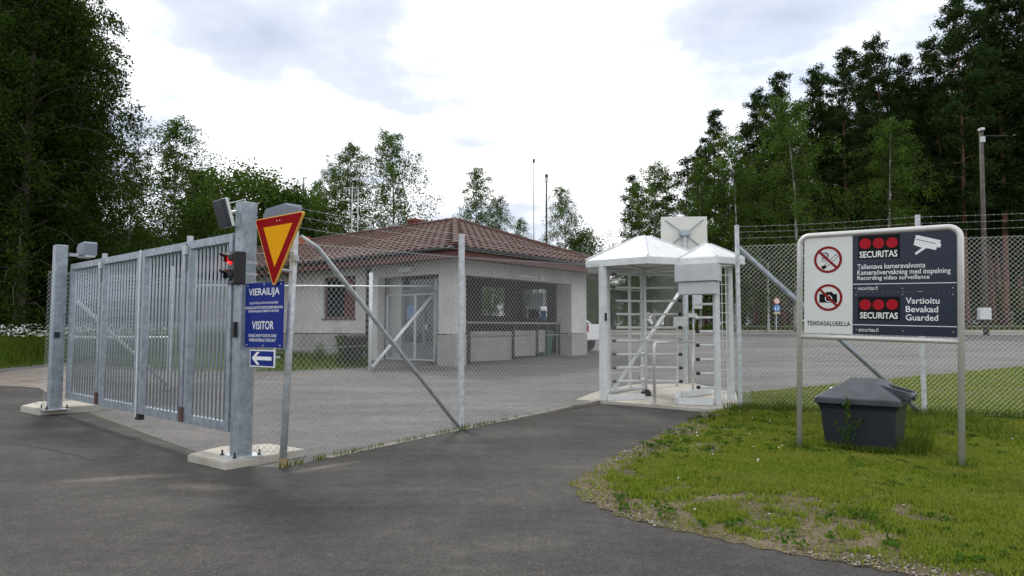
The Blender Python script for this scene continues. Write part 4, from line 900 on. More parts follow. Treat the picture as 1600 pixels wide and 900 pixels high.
# small side unit
pA = G(1122, 633, SLZ); pB = G(1143, 625, SLZ); pC = G(1072, 611, SLZ)
column(pA, 2.52, 0.09, WHITEP, 0.2); column(pB, 2.52, 0.09, WHITEP, 0.2); column(V((SC.x+0.45, SC.y+0.25, 0)), 2.52, 0.07, WHITEP, 0.2)
for k in range(15):
    z_ = T(pA.y)+SLZ+0.12+k*0.155
    MB().tube([V((pA.x+0.03, pA.y-0.03, z_)), V((R0.x-0.06, R0.y+0.12, z_))], 0.0065, 6).build('side_wire', WHITEP, ts)
for k, px in enumerate((1131, 1137)):
    q = G(px, 631, SLZ); MB().tube([V((q.x, q.y, T(q.y)+SLZ)), V((q.x, q.y, 2.5))], 0.008, 6).build('side_wire', WHITEP, ts)
for k, y in enumerate((475, 496, 518, 539.6, 562, 584, 606)):
    a = P(1117, y, pA.y); b = P(1103, y, pA.y+0.0); dirn = V((-0.93, 0.3, 0)).normalized()
    st_ = V((pA.x, pA.y, a.z)); en = st_+dirn*0.28
    cbn = MB().tube([st_, en], 0.02, 10).build('comb_bar', WHITEP, ts, smooth=True)
    MB().tube([en-dirn*0.005, en+dirn*0.01, en+dirn*0.05, en+dirn*0.06], [0.02, 0.03, 0.03, 0.02], 10).build('bar_cap', BLACK if k > 1 else WHITEP, cbn)
# header box under the small roof
hA = P(1054, 432, 11.45); hB = P(1117, 432, 11.05); hu = V((hB.x-hA.x, hB.y-hA.y, 0)); hw_ = hu.length; hu.normalize(); hn = V((hu.y, -hu.x, 0))
mid = (V((hA.x, hA.y, 0))+V((hB.x, hB.y, 0)))/2-hn*0.16
MB().bevbox(mid+Z*2.345, hu, hn, Z, hw_, 0.34, 0.29, 0.01).build('header_box', GREYP, ts)
MB().bevbox(mid-hn*0.02+Z*2.09, hu, hn, Z, hw_*0.88, 0.28, 0.21, 0.01).build('lower_header', GREYP, ts)
# low base frame of the side unit
q0, q1, q2 = G(1057, 634, SLZ), G(1117, 635, SLZ), G(1120, 620, SLZ)
bf = MB()
for a, b in ((G(1057, 632, SLZ), G(1117, 634, SLZ)), (G(1062, 622, SLZ), G(1113, 615, SLZ)), (G(1057, 632, SLZ), G(1062, 622, SLZ))):
    d = (b-a); L_ = d.length; d.normalize(); n = V((-d.y, d.x, 0)).normalized(); bf = MB().frame((a+b)/2+Z*0.06, d, n, d.cross(n), L_-0.06, 0.06, 0.11); bf.build('base_rail', WHITEP, ts)
# stainless guide rail
ga, gb = G(1023, 632, SLZ), G(1083, 618, SLZ); zg = ga.z+1.02
gr = thing('guide_rail', ga, 'bent stainless steel hoop rail standing in front of the turnstile', 'handrail')
gdv = V((gb.x-ga.x, gb.y-ga.y, 0)); gl = gdv.length; gdv.normalize(); r_ = 0.09
pts = [ga]+[V((ga.x, ga.y, 0))+gdv*(r_-r_*math.cos(t))+Z*(zg-r_+r_*math.sin(t)) for t in [math.pi/2*k/5 for k in range(6)]]+[V((gb.x, gb.y, zg))+gdv*0.12]
MB().tube(pts, 0.027, 12).build('hoop', STAIN, gr, smooth=True)
MB().tube([gb, V((gb.x, gb.y, zg))], 0.022, 12).build('post', STAIN, gr, smooth=True)
for q in (ga, gb): MB().tube([q, q+Z*0.012], 0.06, 14).build('foot_plate', STAIN, gr)
# white board on a pole behind the turnstile, seen from its back
wbp = G(1074, 603); wt = thing('board_on_pole', wbp, 'white square board with crossed struts seen from behind above the turnstile roofs', 'sign')
wt_c = P(1071, 364.5, wbp.y-0.02); hwid = 36*wbp.y/F; hh = 27.5*wbp.y/F
MB().tube([wbp-Z*0.02, V((wbp.x, wbp.y+0.02, wt_c.z+0.1))], 0.045, 10).build('pole', GALV2, wt, smooth=True)
pw_ = Plane(V((wt_c.x, wbp.y+0.10, wt_c.z)), V((1, -0.05, 0)))
MB().bevbox(pw_.o, pw_.u, pw_.w, pw_.n, 2*hwid, 2*hh, 0.05, 0.008).build('board', mat('board_back', (0.66, 0.66, 0.60), 0.5, var=0.05), wt)
for s in (-1, 1):
    MB().tube([pw_.at(-s*hwid*0.82, hh*0.8, 0.03), pw_.at(0, -0.02, 0.09), pw_.at(s*hwid*0.82, -hh*0.85, 0.03)], 0.013, 6).build('strut', GALV, wt)
MB().frame(pw_.at(0, 0, 0.10), pw_.u, pw_.w, pw_.n, 0.22, 0.10, 0.09).build('clamp', GALV, wt)
rp = G(1058, 608); rdr = thing('card_reader_post', rp, 'thin post with a small pale reader box behind the turnstile rotor', 'reader')
MB().tube([rp-Z*0.02, P(1058, 497, rp.y)], 0.025, 8).build('post', GALV2, rdr); c = P(1063, 503, rp.y-0.05); MB().bevbox(c, (1, 0, 0), (0, 1, 0), Z, 0.26, 0.10, 0.20, 0.012).build('reader_box', WHITEP, rdr)
lp = G(1084, 565); lt = thing('equipment_post', lp, 'slim post with two small pale boxes on the far grass seen past the turnstile', 'post')
MB().tube([lp-Z*0.02, P(1083, 455, lp.y)], 0.03, 8).build('post', GALV2, lt)
for px, py, w_, h_ in ((1090, 472, 0.25, 0.42), (1082, 493, 0.25, 0.12)): c = P(px, py, lp.y-0.05); MB().bevbox(c, (1, 0, 0), (0, 1, 0), Z, w_, 0.15, h_, 0.01).build('box', GREYP, lt)

# ================================================================== GRIT BIN
b0 = G(1285, 701); bfx = V((0.79, -0.61, 0)).normalized(); bfy = V((0.61, 0.79, 0)).normalized()
gb_ = thing('grit_bin', b0, 'dark grey plastic grit bin with a ridged lid on the lawn under the sign board', 'grit bin')
Wb, Db = 0.76, 0.74
def bb(x, y, z): return b0+bfx*x+bfy*y+Z*(z*1.12)
def taper(levels):
    mb = MB(); k = 0; vs = []; fs = []
    for z, g_ in levels: vs += [bb(-g_, -g_, z), bb(Wb+g_, -g_, z), bb(Wb+g_, Db+g_, z), bb(-g_, Db+g_, z)]
    for i in range(len(levels)-1):
        for j in range(4): fs.append((4*i+j, 4*i+(j+1) % 4, 4*i+4+(j+1) % 4, 4*i+4+j))
    fs += [(3, 2, 1, 0), tuple(4*(len(levels)-1)+j for j in range(4))]
    return mb.add(vs, fs)
def bevel_obj(o, w, seg=2):
    m = o.modifiers.new('bevel', 'BEVEL'); m.width = w; m.segments = seg; m.limit_method = 'ANGLE'; m.angle_limit = math.radians(25)
body = taper([(-0.03, -0.03), (0.0, -0.03), (0.42, 0.012), (0.455, 0.03), (0.47, 0.05)]).build('body', DGREY, gb_); bevel_obj(body, 0.015)
lid = MB()
g_ = 0.062
vs = [bb(-g_, -g_, 0.475), bb(Wb+g_, -g_, 0.475), bb(Wb+g_, Db+g_, 0.475), bb(-g_, Db+g_, 0.475),
      bb(-g_, -g_, 0.535), bb(Wb+g_, -g_, 0.535), bb(Wb+g_, Db+g_, 0.535), bb(-g_, Db+g_, 0.535),
      bb(0.22, 0.18, 0.70), bb(Wb-0.22, 0.18, 0.70), bb(Wb-0.22, Db-0.16, 0.72), bb(0.22, Db-0.16, 0.72)]
lid.add(vs, [(3, 2, 1, 0), (0, 1, 5, 4), (1, 2, 6, 5), (2, 3, 7, 6), (3, 0, 4, 7), (4, 5, 9, 8), (5, 6, 10, 9), (6, 7, 11, 10), (7, 4, 8, 11), (8, 9, 10, 11)])
LIDG = mat('skylit_lid', (0.050, 0.055, 0.066), 0.42, var=0.3, vscale=6)  # paler copy of the body grey: sky light on the lid painted into its colour
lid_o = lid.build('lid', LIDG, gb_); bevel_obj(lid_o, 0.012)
# ribs that carry the handle on the right side of the lid, and the handle
for y0 in (0.16, 0.50):
    MB().add([bb(Wb-0.24, y0, 0.69), bb(Wb-0.24, y0+0.09, 0.69), bb(Wb+0.13, y0+0.09, 0.60), bb(Wb+0.13, y0, 0.60), bb(Wb-0.2, y0, 0.64), bb(Wb-0.2, y0+0.09, 0.64), bb(Wb+0.13, y0+0.09, 0.50), bb(Wb+0.13, y0, 0.50)],
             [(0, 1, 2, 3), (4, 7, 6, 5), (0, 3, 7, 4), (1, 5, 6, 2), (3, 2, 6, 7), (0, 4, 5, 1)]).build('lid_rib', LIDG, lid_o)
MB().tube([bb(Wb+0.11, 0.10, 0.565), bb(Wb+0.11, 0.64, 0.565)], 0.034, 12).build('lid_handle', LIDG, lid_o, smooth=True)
MB().add([bb(-0.05, 0.46, 0.552), bb(0.03, 0.42, 0.585), bb(0.08, 0.52, 0.60), bb(-0.02, 0.56, 0.565), bb(0.0, 0.49, 0.61)], [(0, 1, 4), (1, 2, 4), (2, 3, 4), (3, 0, 4)]).build('paper_scrap', WHITE, lid_o)

# ================================================================== VEHICLE, BINS, FAR STREET FURNITURE
def pickup():
    o0 = V((3.15, 25.2, 0)); o0.z = T(25.8)+0.0; fx = V((-0.80, 0.60, 0)); fy = V((-fx.y, fx.x, 0))
    th = thing('pickup_truck', o0, 'white pickup truck parked behind the porch pillar of the gatehouse', 'pickup truck')
    def q(x, y, z): return o0+fx*x+fy*y+Z*z
    def sidewall(pts, y0, y1, name, m, par=th): return MB().prism([q(x, y0, z) for x, z in pts], fy*(y1-y0)).build(name, m, par)
    W2 = 0.88
    body = sidewall([(0.0, 0.45), (0.0, 1.02), (1.75, 1.05), (1.80, 1.08), (3.6, 1.08), (3.75, 1.02), (5.0, 0.95), (5.1, 0.8), (5.1, 0.4), (4.75, 0.38), (4.62, 0.66), (4.2, 0.74), (3.8, 0.66), (3.66, 0.36), (1.5, 0.36), (1.36, 0.66), (0.95, 0.74), (0.54, 0.66), (0.40, 0.42)], -W2, W2, 'body', CARW); bevel_obj(body, 0.04, 3)
    cab = sidewall([(1.85, 1.085), (1.98, 1.66), (2.1, 1.72), (3.0, 1.72), (3.12, 1.68), (3.72, 1.085)], -W2+0.08, W2-0.08, 'cab', CARW); bevel_obj(cab, 0.04, 3)
    for s in (-1, 1):
        y = s*(W2-0.08)
        for pts in (((2.0, 1.12), (2.08, 1.60), (2.55, 1.62), (2.55, 1.12)), ((2.63, 1.12), (2.63, 1.62), (3.02, 1.61), (3.5, 1.12))):
            MB().prism([q(x, y, z) for x, z in pts], fy*(s*0.012)).build('side_window', GLASS, cab)
        MB().prism([q(-0.015, s*0.70, z) for z in (0.75, 1.0)]+[q(-0.015, s*0.86, z) for z in (1.0, 0.75)], fx*-0.02).build('tail_light', RED, body)
        for x in (0.95, 4.2):
            w = MB().tube([q(x, s*0.66, 0.36), q(x, s*0.70, 0.36), q(x, s*0.87, 0.36), q(x, s*0.89, 0.36)], [0.33, 0.36, 0.36, 0.33], 24).build('tyre', TYRE, th)
            MB().tube([q(x, s*0.85, 0.36), q(x, s*0.897, 0.36)], [0.2, 0.17], 16).build('rim', GALV2, w)
    MB().prism([q(3.20, -0.72, 1.62), q(3.20, 0.72, 1.62), q(3.68, 0.74, 1.12), q(3.68, -0.74, 1.12)], (fx+Z*0.8)*0.02).build('windscreen', GLASS, cab)
    MB().tube([q(0.75, -0.8, 1.05), q(1.35, -0.8, 1.42), q(1.78, -0.8, 1.46), q(1.78, 0.8, 1.46), q(1.35, 0.8, 1.42), q(0.75, 0.8, 1.05)], 0.035, 8).build('roll_bar', CARW, body)
    MB().tube([q(2.2, 0.6, 1.72), q(2.1, 0.6, 2.6)], 0.01, 6).build('aerial', WHITEP, cab)
    return th
pickup()
def wheelie(p, m, name, label, h=1.05):
    th = thing(name, p, label, 'bin'); ax, ay = BA, BB
    vs = []
    for z, w_, d_ in ((0.08, 0.21, 0.23), (h*0.88, 0.28, 0.32), (h*0.92, 0.30, 0.34)): vs += [p+ax*(sx*w_)+ay*(sy*d_)+Z*z for sx, sy in ((-1, -1), (1, -1), (1, 1), (-1, 1))]
    fs = [(4*i+j, 4*i+(j+1) % 4, 4*i+4+(j+1) % 4, 4*i+4+j) for i in range(2) for j in range(4)]+[(3, 2, 1, 0), (8, 9, 10, 11)]
    MB().add(vs, fs).build('body', m, th)
    MB().prism([p+ax*0.31+ay*y+Z*z for y, z in ((-0.36, h*0.925), (0.37, h*0.925), (0.33, h*0.99), (-0.1, h*1.03), (-0.34, h*0.97))], ax*-0.62).build('lid', m, th)
    for s in (-1, 1): MB().tube([p+ay*0.22+ax*(s*0.2)+Z*0.1, p+ay*0.22+ax*(s*0.26)+Z*0.1], 0.10, 14).build('wheel', TYRE, th)
wheelie(bl(5.2, 0.95, 0.36), GREENP, 'wheelie_bin', 'green wheelie bin standing in the porch by its end pillar', 1.0)
wheelie(V((*xy(G(548, 571)), T(G(548, 571).y))), DARKM, 'litter_bin', 'dark bin on the grass beneath the nearest gatehouse window', 0.85)
wp_ = G(1541, 524); wpt = thing('utility_pole', wp_, 'tall grey wooden pole with a lamp and a white box behind the right fence', 'pole')
tp = P(1533, 206, wp_.y)
MB().tube([wp_-Z*0.05, tp], [0.16, 0.11], 12).build('pole', WOODP, wpt, smooth=True)
MB().bevbox(tp+V((-0.05, -0.1, 0.12)), (1, 0, 0), (0, 1, 0), Z, 0.22, 0.36, 0.16, 0.04).build('lamp_head', WHITEP, wpt)
MB().frame(tp+V((0.0, -0.12, -0.5)), (1, 0, 0), (0, 1, 0), Z, 0.24, 0.12, 0.34).build('fitting', GREYP, wpt); MB().tube([tp-Z*0.25, tp+V((1.6, 0, -0.25))], 0.025, 6).build('arm', DARKM, wpt)
c = P(1538, 490, wp_.y-0.25); MB().bevbox(c, (1, 0, 0), (0, 1, 0), Z, 0.70, 0.25, 0.70, 0.02).build('white_box', WHITEP, wpt)
def lamp_pole(px, py, top, label, arm):
    p = G(px, py); th = thing('street_lamp', p, label, 'street lamp', 'far thin street lamps'); t = P(px-1, top, p.y)
    MB().tube([p-Z*0.05, t, t+V((arm*0.4, 0, 0.25)), t+V((arm, 0, 0.28))], [0.09, 0.07, 0.05, 0.04], 8).build('pole', GREYP, th)
    MB().bevbox(t+V((arm*1.25, 0, 0.27)), (1, 0, 0), (0, 1, 0), Z, abs(arm)*0.6, 0.22, 0.12, 0.03).build('lamp_head', GREYP, th)
lamp_pole(1201, 519, 412, 'thin pale street lamp post at the far kerb left of the round signs', -0.8)
rs = G(1213, 521); rt = thing('road_sign', rs, 'red ring sign above a blue round sign on a thin post at the far kerb', 'road sign')
MB().tube([rs-Z*0.05, P(1213, 464, rs.y)], 0.04, 8).build('post', GALV2, rt)
pr2 = Plane(V((P(1213, 470, rs.y).x, rs.y-0.06, 0)), V((1, 0, 0))); k = rs.y/F
for py, m_, nm in ((470.5, RED, 'red_disc'), (481.5, mat('far_sign_blue', (0.06, 0.25, 0.60), 0.4), 'blue_disc')):
    z_ = P(1213, py, rs.y).z; d_ = pr2.disc(0, z_, 5.6*k, -0.01, 0.01).build(nm, m_, rt)
    if nm == 'red_disc':
        pr2.disc(0, z_, 4.2*k, 0.012, 0.016).build('field', mat('far_sign_pink', (0.75, 0.62, 0.55), 0.5), d_)
    else:
        for s in (-1, 1): pr2.poly([(s*2*k-0.5*k, z_-3*k), (s*2*k+0.5*k, z_-3*k), (s*2*k+0.5*k, z_+1.5*k), (s*2*k-0.5*k, z_+1.5*k)], 0.012, 0.016).disc if False else pr2.poly([(s*2*k-0.7*k, z_-3.2*k), (s*2*k+0.7*k, z_-3.2*k), (s*2*k+0.7*k, z_+2.2*k), (s*2*k-0.7*k, z_+2.2*k)], 0.012, 0.016).build('symbol', WHITE, d_)
z_ = P(1213, 489, rs.y).z; pr2.plate(-5*k, 5*k, z_-1.6*k, z_+1.6*k, -0.01, 0.01).build('plate', mat('far_plate', (0.65, 0.52, 0.30), 0.6), rt)

# ================================================================== GRASS AND WEEDS
def inpoly(x, y, poly):
    c = np.zeros(len(x), bool); n = len(poly)
    for i in range(n):
        x0, y0 = poly[i]; x1, y1 = poly[i-1]
        if y0 == y1: continue
        c ^= ((y0 > y) != (y1 > y)) & (x < (x1-x0)*(y-y0)/(y1-y0)+x0)
    return c
def vnoise(x, y, s, seed):
    r = np.random.default_rng(seed); g = r.random((64, 64)); u, v = x*s+500, y*s+500
    i, j = np.floor(u).astype(int), np.floor(v).astype(int); fx, fy = u-i, v-j; fx = fx*fx*(3-2*fx); fy = fy*fy*(3-2*fy)
    a = g[i % 64, j % 64]; b = g[(i+1) % 64, j % 64]; c = g[i % 64, (j+1) % 64]; d = g[(i+1) % 64, (j+1) % 64]
    return (a*(1-fx)+b*fx)*(1-fy)+(c*(1-fx)+d*fx)*fy
def segdist(x, y, pts):
    best = np.full(len(x), 1e9)
    for (x0, y0), (x1, y1) in zip(pts, pts[1:]):
        dx, dy = x1-x0, y1-y0; l2 = dx*dx+dy*dy+1e-12; t = np.clip(((x-x0)*dx+(y-y0)*dy)/l2, 0, 1)
        best = np.minimum(best, np.hypot(x-x0-t*dx, y-y0-t*dy))
    return best
def blades(name, x, y, up, h, w, lean, m):
    n = len(x); a = rng.random(n)*2*np.pi; ca, sa = np.cos(a), np.sin(a); z = Tn(y)+up
    la = rng.random(n)*2*np.pi; L_ = lean*h*rng.random(n)
    v = np.empty((n, 5, 3))
    v[:, 0] = np.stack([x-ca*w/2, y-sa*w/2, z-0.01], 1); v[:, 1] = np.stack([x+ca*w/2, y+sa*w/2, z-0.01], 1)
    mx, my = x+np.cos(la)*L_*0.35, y+np.sin(la)*L_*0.35
    v[:, 2] = np.stack([mx+ca*w*0.4, my+sa*w*0.4, z+h*0.6], 1); v[:, 3] = np.stack([mx-ca*w*0.4, my-sa*w*0.4, z+h*0.6], 1)
    v[:, 4] = np.stack([x+np.cos(la)*L_, y+np.sin(la)*L_, z+h], 1)
    base = (np.arange(n)*5)[:, None]
    f = np.concatenate([base+np.array([[0, 1, 2]]), base+np.array([[0, 2, 3]]), base+np.array([[3, 2, 4]])])
    o = bpy.data.objects.new(name, fastmesh(name, v.reshape(-1, 3), f, m)); link(o); return o
def scatter(poly, n, x0, x1, y0, y1):
    x = rng.uniform(x0, x1, n); y = rng.uniform(y0, y1, n); k = inpoly(x, y, poly); return x[k], y[k]
X, Y = [], []
for (n, a, b, c, d) in ((330000, 0.4, 8.4, 3.2, 7.5), (320000, 0.6, 12.5, 7.5, 12.5), (120000, 3.5, 19, 12.5, 19)):
    x, y = scatter(lawn_poly, n, a, b, c, d); X.append(x); Y.append(y)
X, Y = np.concatenate(X), np.concatenate(Y)
vis = np.abs(X/np.maximum(Y, 0.1)) < 1.15; X, Y = X[vis], Y[vis]
de = segdist(X, Y, edge_clean); den = vnoise(X, Y, 0.9, 1)*0.30+vnoise(X, Y, 2.6, 2)*0.27+vnoise(X, Y, 7.1, 4)*0.25+vnoise(X, Y, 19.0, 6)*0.18
thr = 0.31+0.32*np.exp(-de/0.22)+0.14*np.exp(-de/1.2)
keep = rng.random(len(X)) < np.clip((den-thr)/0.16+0.5, 0.06, 1.0); X, Y, de, den = X[keep], Y[keep], de[keep], den[keep]
hgt = (0.022+0.042*np.clip((den-0.3)*1.6, 0, 1)*np.clip(de/0.7, 0.35, 1))*rng.uniform(0.6, 1.35, len(X))
wid = 0.0045+0.0007*Y
tag(blades('lawn_grass', X, Y, 0.016, hgt, wid, 0.9, M['grass_blades']), 'short patchy yellow green lawn grass around the sign board', 'grass', kind='stuff')
# taller tufts round posts and the bin
tx, ty, th_ = [], [], []
def tuft(p, r, n, h):
    a = rng.random(n)*6.283; q = r*np.sqrt(rng.random(n)); tx.append(p.x+q*np.cos(a)); ty.append(p.y+q*np.sin(a)); th_.append(h*rng.uniform(0.45, 1.2, n))
tuft(SL, 0.16, 160, 0.13); tuft(SR, 0.14, 140, 0.12)
for i in range(12): tuft(bb(Wb*i/11, -0.09, 0), 0.08, 40, 0.10)
for i in range(9): tuft(bb(Wb+0.14, Db*i/8, 0), 0.14, 40, 0.20)
for i in range(30): tuft(R0.lerp(R1, i/29.0)+V((0, -0.02, 0)), 0.12, 36, 0.15)
for i in range(30): tuft(R1.lerp(R2, i/29.0), 0.16, 40, 0.17)
for i in range(26): tuft(V((rng.uniform(5.0, 6.6), rng.uniform(8.2, 10.2), 0)), 0.22, 30, 0.17)
for i in range(10): tuft(R0+V((rng.uniform(-0.2, 0.9), rng.uniform(-0.4, 0.2), 0)), 0.13, 70, 0.14)
for i in range(40):
    f_ = rng.random(); tuft(F0.lerp(F1, f_)+V((0.05, 0.06, 0)) if i % 2 else F1.lerp(F2, f_)+V((0.05, 0.06, 0)), 0.05, 9, 0.06)
tuft(F1, 0.10, 40, 0.08); tuft(F0, 0.08, 22, 0.06); tuft(E0, 0.12, 50, 0.12)
tx, ty, th_ = np.concatenate(tx), np.concatenate(ty), np.concatenate(th_)
tag(blades('tall_grass', tx, ty, 0.014, th_, np.full(len(tx), 0.010), 0.8, M['meadow_blades']), 'taller grass tufts round the bin, posts and fence foot', 'grass', kind='stuff')
def leaf_quads(c, size, asp=0.6, flat=0.0, rg=rng):
    """diamond leaf faces at centres c"""
    n = len(c); a = rg.normal(size=(n, 3)); a[:, 2] *= (1-flat); a /= np.linalg.norm(a, axis=1)[:, None]
    b = rg.normal(size=(n, 3)); b[:, 2] *= (1-flat); b -= a*(a*b).sum(1)[:, None]; b /= np.linalg.norm(b, axis=1)[:, None]
    s = (size*rg.uniform(0.65, 1.25, n))[:, None]
    v = np.stack([c-a*s*0.5, c+b*s*0.5*asp, c+a*s*0.5, c-b*s*0.5*asp], 1)
    return v.reshape(-1, 3), np.arange(n*4).reshape(-1, 4)
# broad weed leaves in the lawn
wx, wy = scatter(lawn_poly, 900, 0.8, 9, 4, 11); kk = (vnoise(wx, wy, 1.1, 9) > 0.5); wx, wy = wx[kk], wy[kk]
c = []
for x, y in zip(wx, wy):
    m_ = 14; a = rng.random(m_)*6.283; q = 0.07*rng.random(m_); c.append(np.stack([x+q*np.cos(a), y+q*np.sin(a), Tn(np.full(m_, y))+0.03+0.03*rng.random(m_)], 1))
v_, f_ = leaf_quads(np.concatenate(c), 0.042, 0.7, 0.6)
o = bpy.data.objects.new('lawn_weeds', fastmesh('lawn_weeds', v_, f_, M['weed_leaves'])); link(o); tag(o, 'broad leaved low weeds and clover in the lawn', 'weeds', kind='stuff')
# loose gravel along the lawn edge
px_, py_ = scatter(lawn_poly, 260000, 0.6, 6.5, 3.6, 11); dd = segdist(px_, py_, edge_clean); kk = rng.random(len(px_)) < 0.55*np.exp(-dd/0.22)*np.clip(vnoise(px_, py_, 2.2, 12)*2.2-0.55, 0, 1)+0.006
px_, py_ = px_[kk], py_[kk]; n_ = len(px_); oct_ = np.array([[1, 0, 0], [0, 1, 0], [-1, 0, 0], [0, -1, 0], [0, 0, 0.7], [0, 0, -0.7]])
sz = rng.uniform(0.003, 0.011, n_)*np.where(rng.random(n_) < 0.05, 1.8, 1.0); rot = rng.random(n_)*6.283
v_ = oct_[None]*sz[:, None, None]*rng.uniform(0.7, 1.3, (n_, 6, 1)); cr, sr = np.cos(rot)[:, None], np.sin(rot)[:, None]
v_ = np.stack([v_[..., 0]*cr-v_[..., 1]*sr, v_[..., 0]*sr+v_[..., 1]*cr, v_[..., 2]], -1)+np.stack([px_, py_, Tn(py_)+0.018], 1)[:, None]
fo = np.array([[0, 1, 4], [1, 2, 4], [2, 3, 4], [3, 0, 4], [1, 0, 5], [2, 1, 5], [3, 2, 5], [0, 3, 5]]); f_ = (np.arange(n_)*6)[:, None, None]+fo[None]
leaf_mat('pebbles', (0.12, 0.10, 0.08), (0.42, 0.37, 0.31), 0.0)
o = bpy.data.objects.new('edge_gravel', fastmesh('edge_gravel', v_.reshape(-1, 3), f_.reshape(-1, 3), M['pebbles'])); link(o); tag(o, 'loose pale gravel along the edge between lawn and asphalt', 'gravel', kind='stuff')
# small white flowers in the lawn
fx_, fy_ = scatter(lawn_poly, 260, 1.2, 9, 4.6, 12); kk = vnoise(fx_, fy_, 0.8, 5) > 0.66; fx_, fy_ = fx_[kk], fy_[kk]
c = np.stack([fx_, fy_, Tn(fy_)+0.075], 1); v_, f_ = leaf_quads(np.repeat(c, 3, 0)+rng.normal(size=(len(c)*3, 3))*0.006, 0.017, 0.9, 0.7)
o = bpy.data.objects.new('lawn_flowers', fastmesh('lawn_flowers', v_, f_, FLOWER)); link(o); tag(o, 'tiny white clover flowers dotted over the lawn', 'flowers', kind='stuff')
# single tall weed in front of the bin
wd = thing('weed_plant', bb(0.30, -0.13, 0), 'tall thin leafy weed growing in front of the grit bin', 'weed')
w0 = bb(0.30, -0.13, 0.0); stem = [w0, w0+V((0.01, 0, 0.25)), w0+V((0.0, 0.01, 0.50)), w0+V((0.015, 0, 0.62))]
MB().tube(stem, [0.006, 0.005, 0.003, 0.002], 5).tube([w0+V((0.0, 0, 0.2)), w0+V((0.16, -0.02, 0.38))], 0.003, 4).tube([w0+V((0, 0, 0.16)), w0+V((-0.14, 0.0, 0.34))], 0.003, 4).build('stem', M['weed_leaves'], wd)
cs = []
for p_, q_ in ((stem[0], stem[1]), (stem[1], stem[2]), (stem[2], stem[3]), (w0+V((0, 0, .2)), w0+V((.16, -.02, .38))), (w0+V((0, 0, .16)), w0+V((-.14, 0, .34)))):
    for k in range(26): cs.append(np.array(p_.lerp(q_, rng.random()))+rng.normal(size=3)*0.022)
v_, f_ = leaf_quads(np.array(cs), 0.05, 0.45); o = bpy.data.objects.new('foliage', fastmesh('foliage', v_-np.array(OFF[wd.name]), f_, M['weed_leaves'])); link(o, wd)
# flowering meadow on the left, beyond the gravel
mpoly = [(-40, 17.5), (-24, 19.0), xy(G(0, 577)), xy(G(75, 570)), (-9.4, 26), (-40, 34)]
x, y = scatter(mpoly, 60000, -26, -8, 17, 27); hh_ = rng.uniform(0.35, 1.0, len(x))*np.clip((segdist(x, y, mpoly[:4])-0.2)/1.5, 0.12, 1.0)
tag(blades('meadow_grass', x, y, 0.0, hh_, np.full(len(x), 0.022), 0.5, M['meadow_blades']), 'tall meadow grass beyond the gravel at the left edge', 'grass', kind='stuff')
x, y = scatter(mpoly, 9000, -26, -8, 18.5, 26); kk = (vnoise(x, y, 0.7, 3) > 0.42) & (segdist(x, y, mpoly[:4]) > 1.2); x, y = x[kk][:900], y[kk][:900]
c = np.stack([x, y, Tn(y)+rng.uniform(0.75, 1.1, len(x))], 1); c = np.repeat(c, 7, 0)+rng.normal(size=(len(c)*7, 3))*np.array([0.05, 0.05, 0.012]); v_, f_ = leaf_quads(c, 0.06, 0.9, 0.8)
o = bpy.data.objects.new('meadow_flowers', fastmesh('meadow_flowers', v_, f_, FLOWER)); link(o); tag(o, 'white umbel flowers above the meadow grass at the left edge', 'flowers', kind='stuff')
# grass on the strip by the gatehouse and on the far verge
x, y = scatter(inner_lawn, 26000, -16, -3, 16.5, 30); tag(blades('strip_grass', x, y, 0.012, rng.uniform(0.06, 0.24, len(x)), np.full(len(x), 0.02), 0.7, M['meadow_blades']), 'rough grass on the strip before the gatehouse wall', 'grass', kind='stuff')
x = rng.uniform(-5, 62, 30000); y = rng.uniform(46.9, 56, 30000); tag(blades('verge_grass', x, y, 0.0, rng.uniform(0.1, 0.5, len(x)), np.full(len(x), 0.05), 0.6, M['meadow_blades']), 'rough grass on the far verge before the forest', 'grass', kind='stuff')

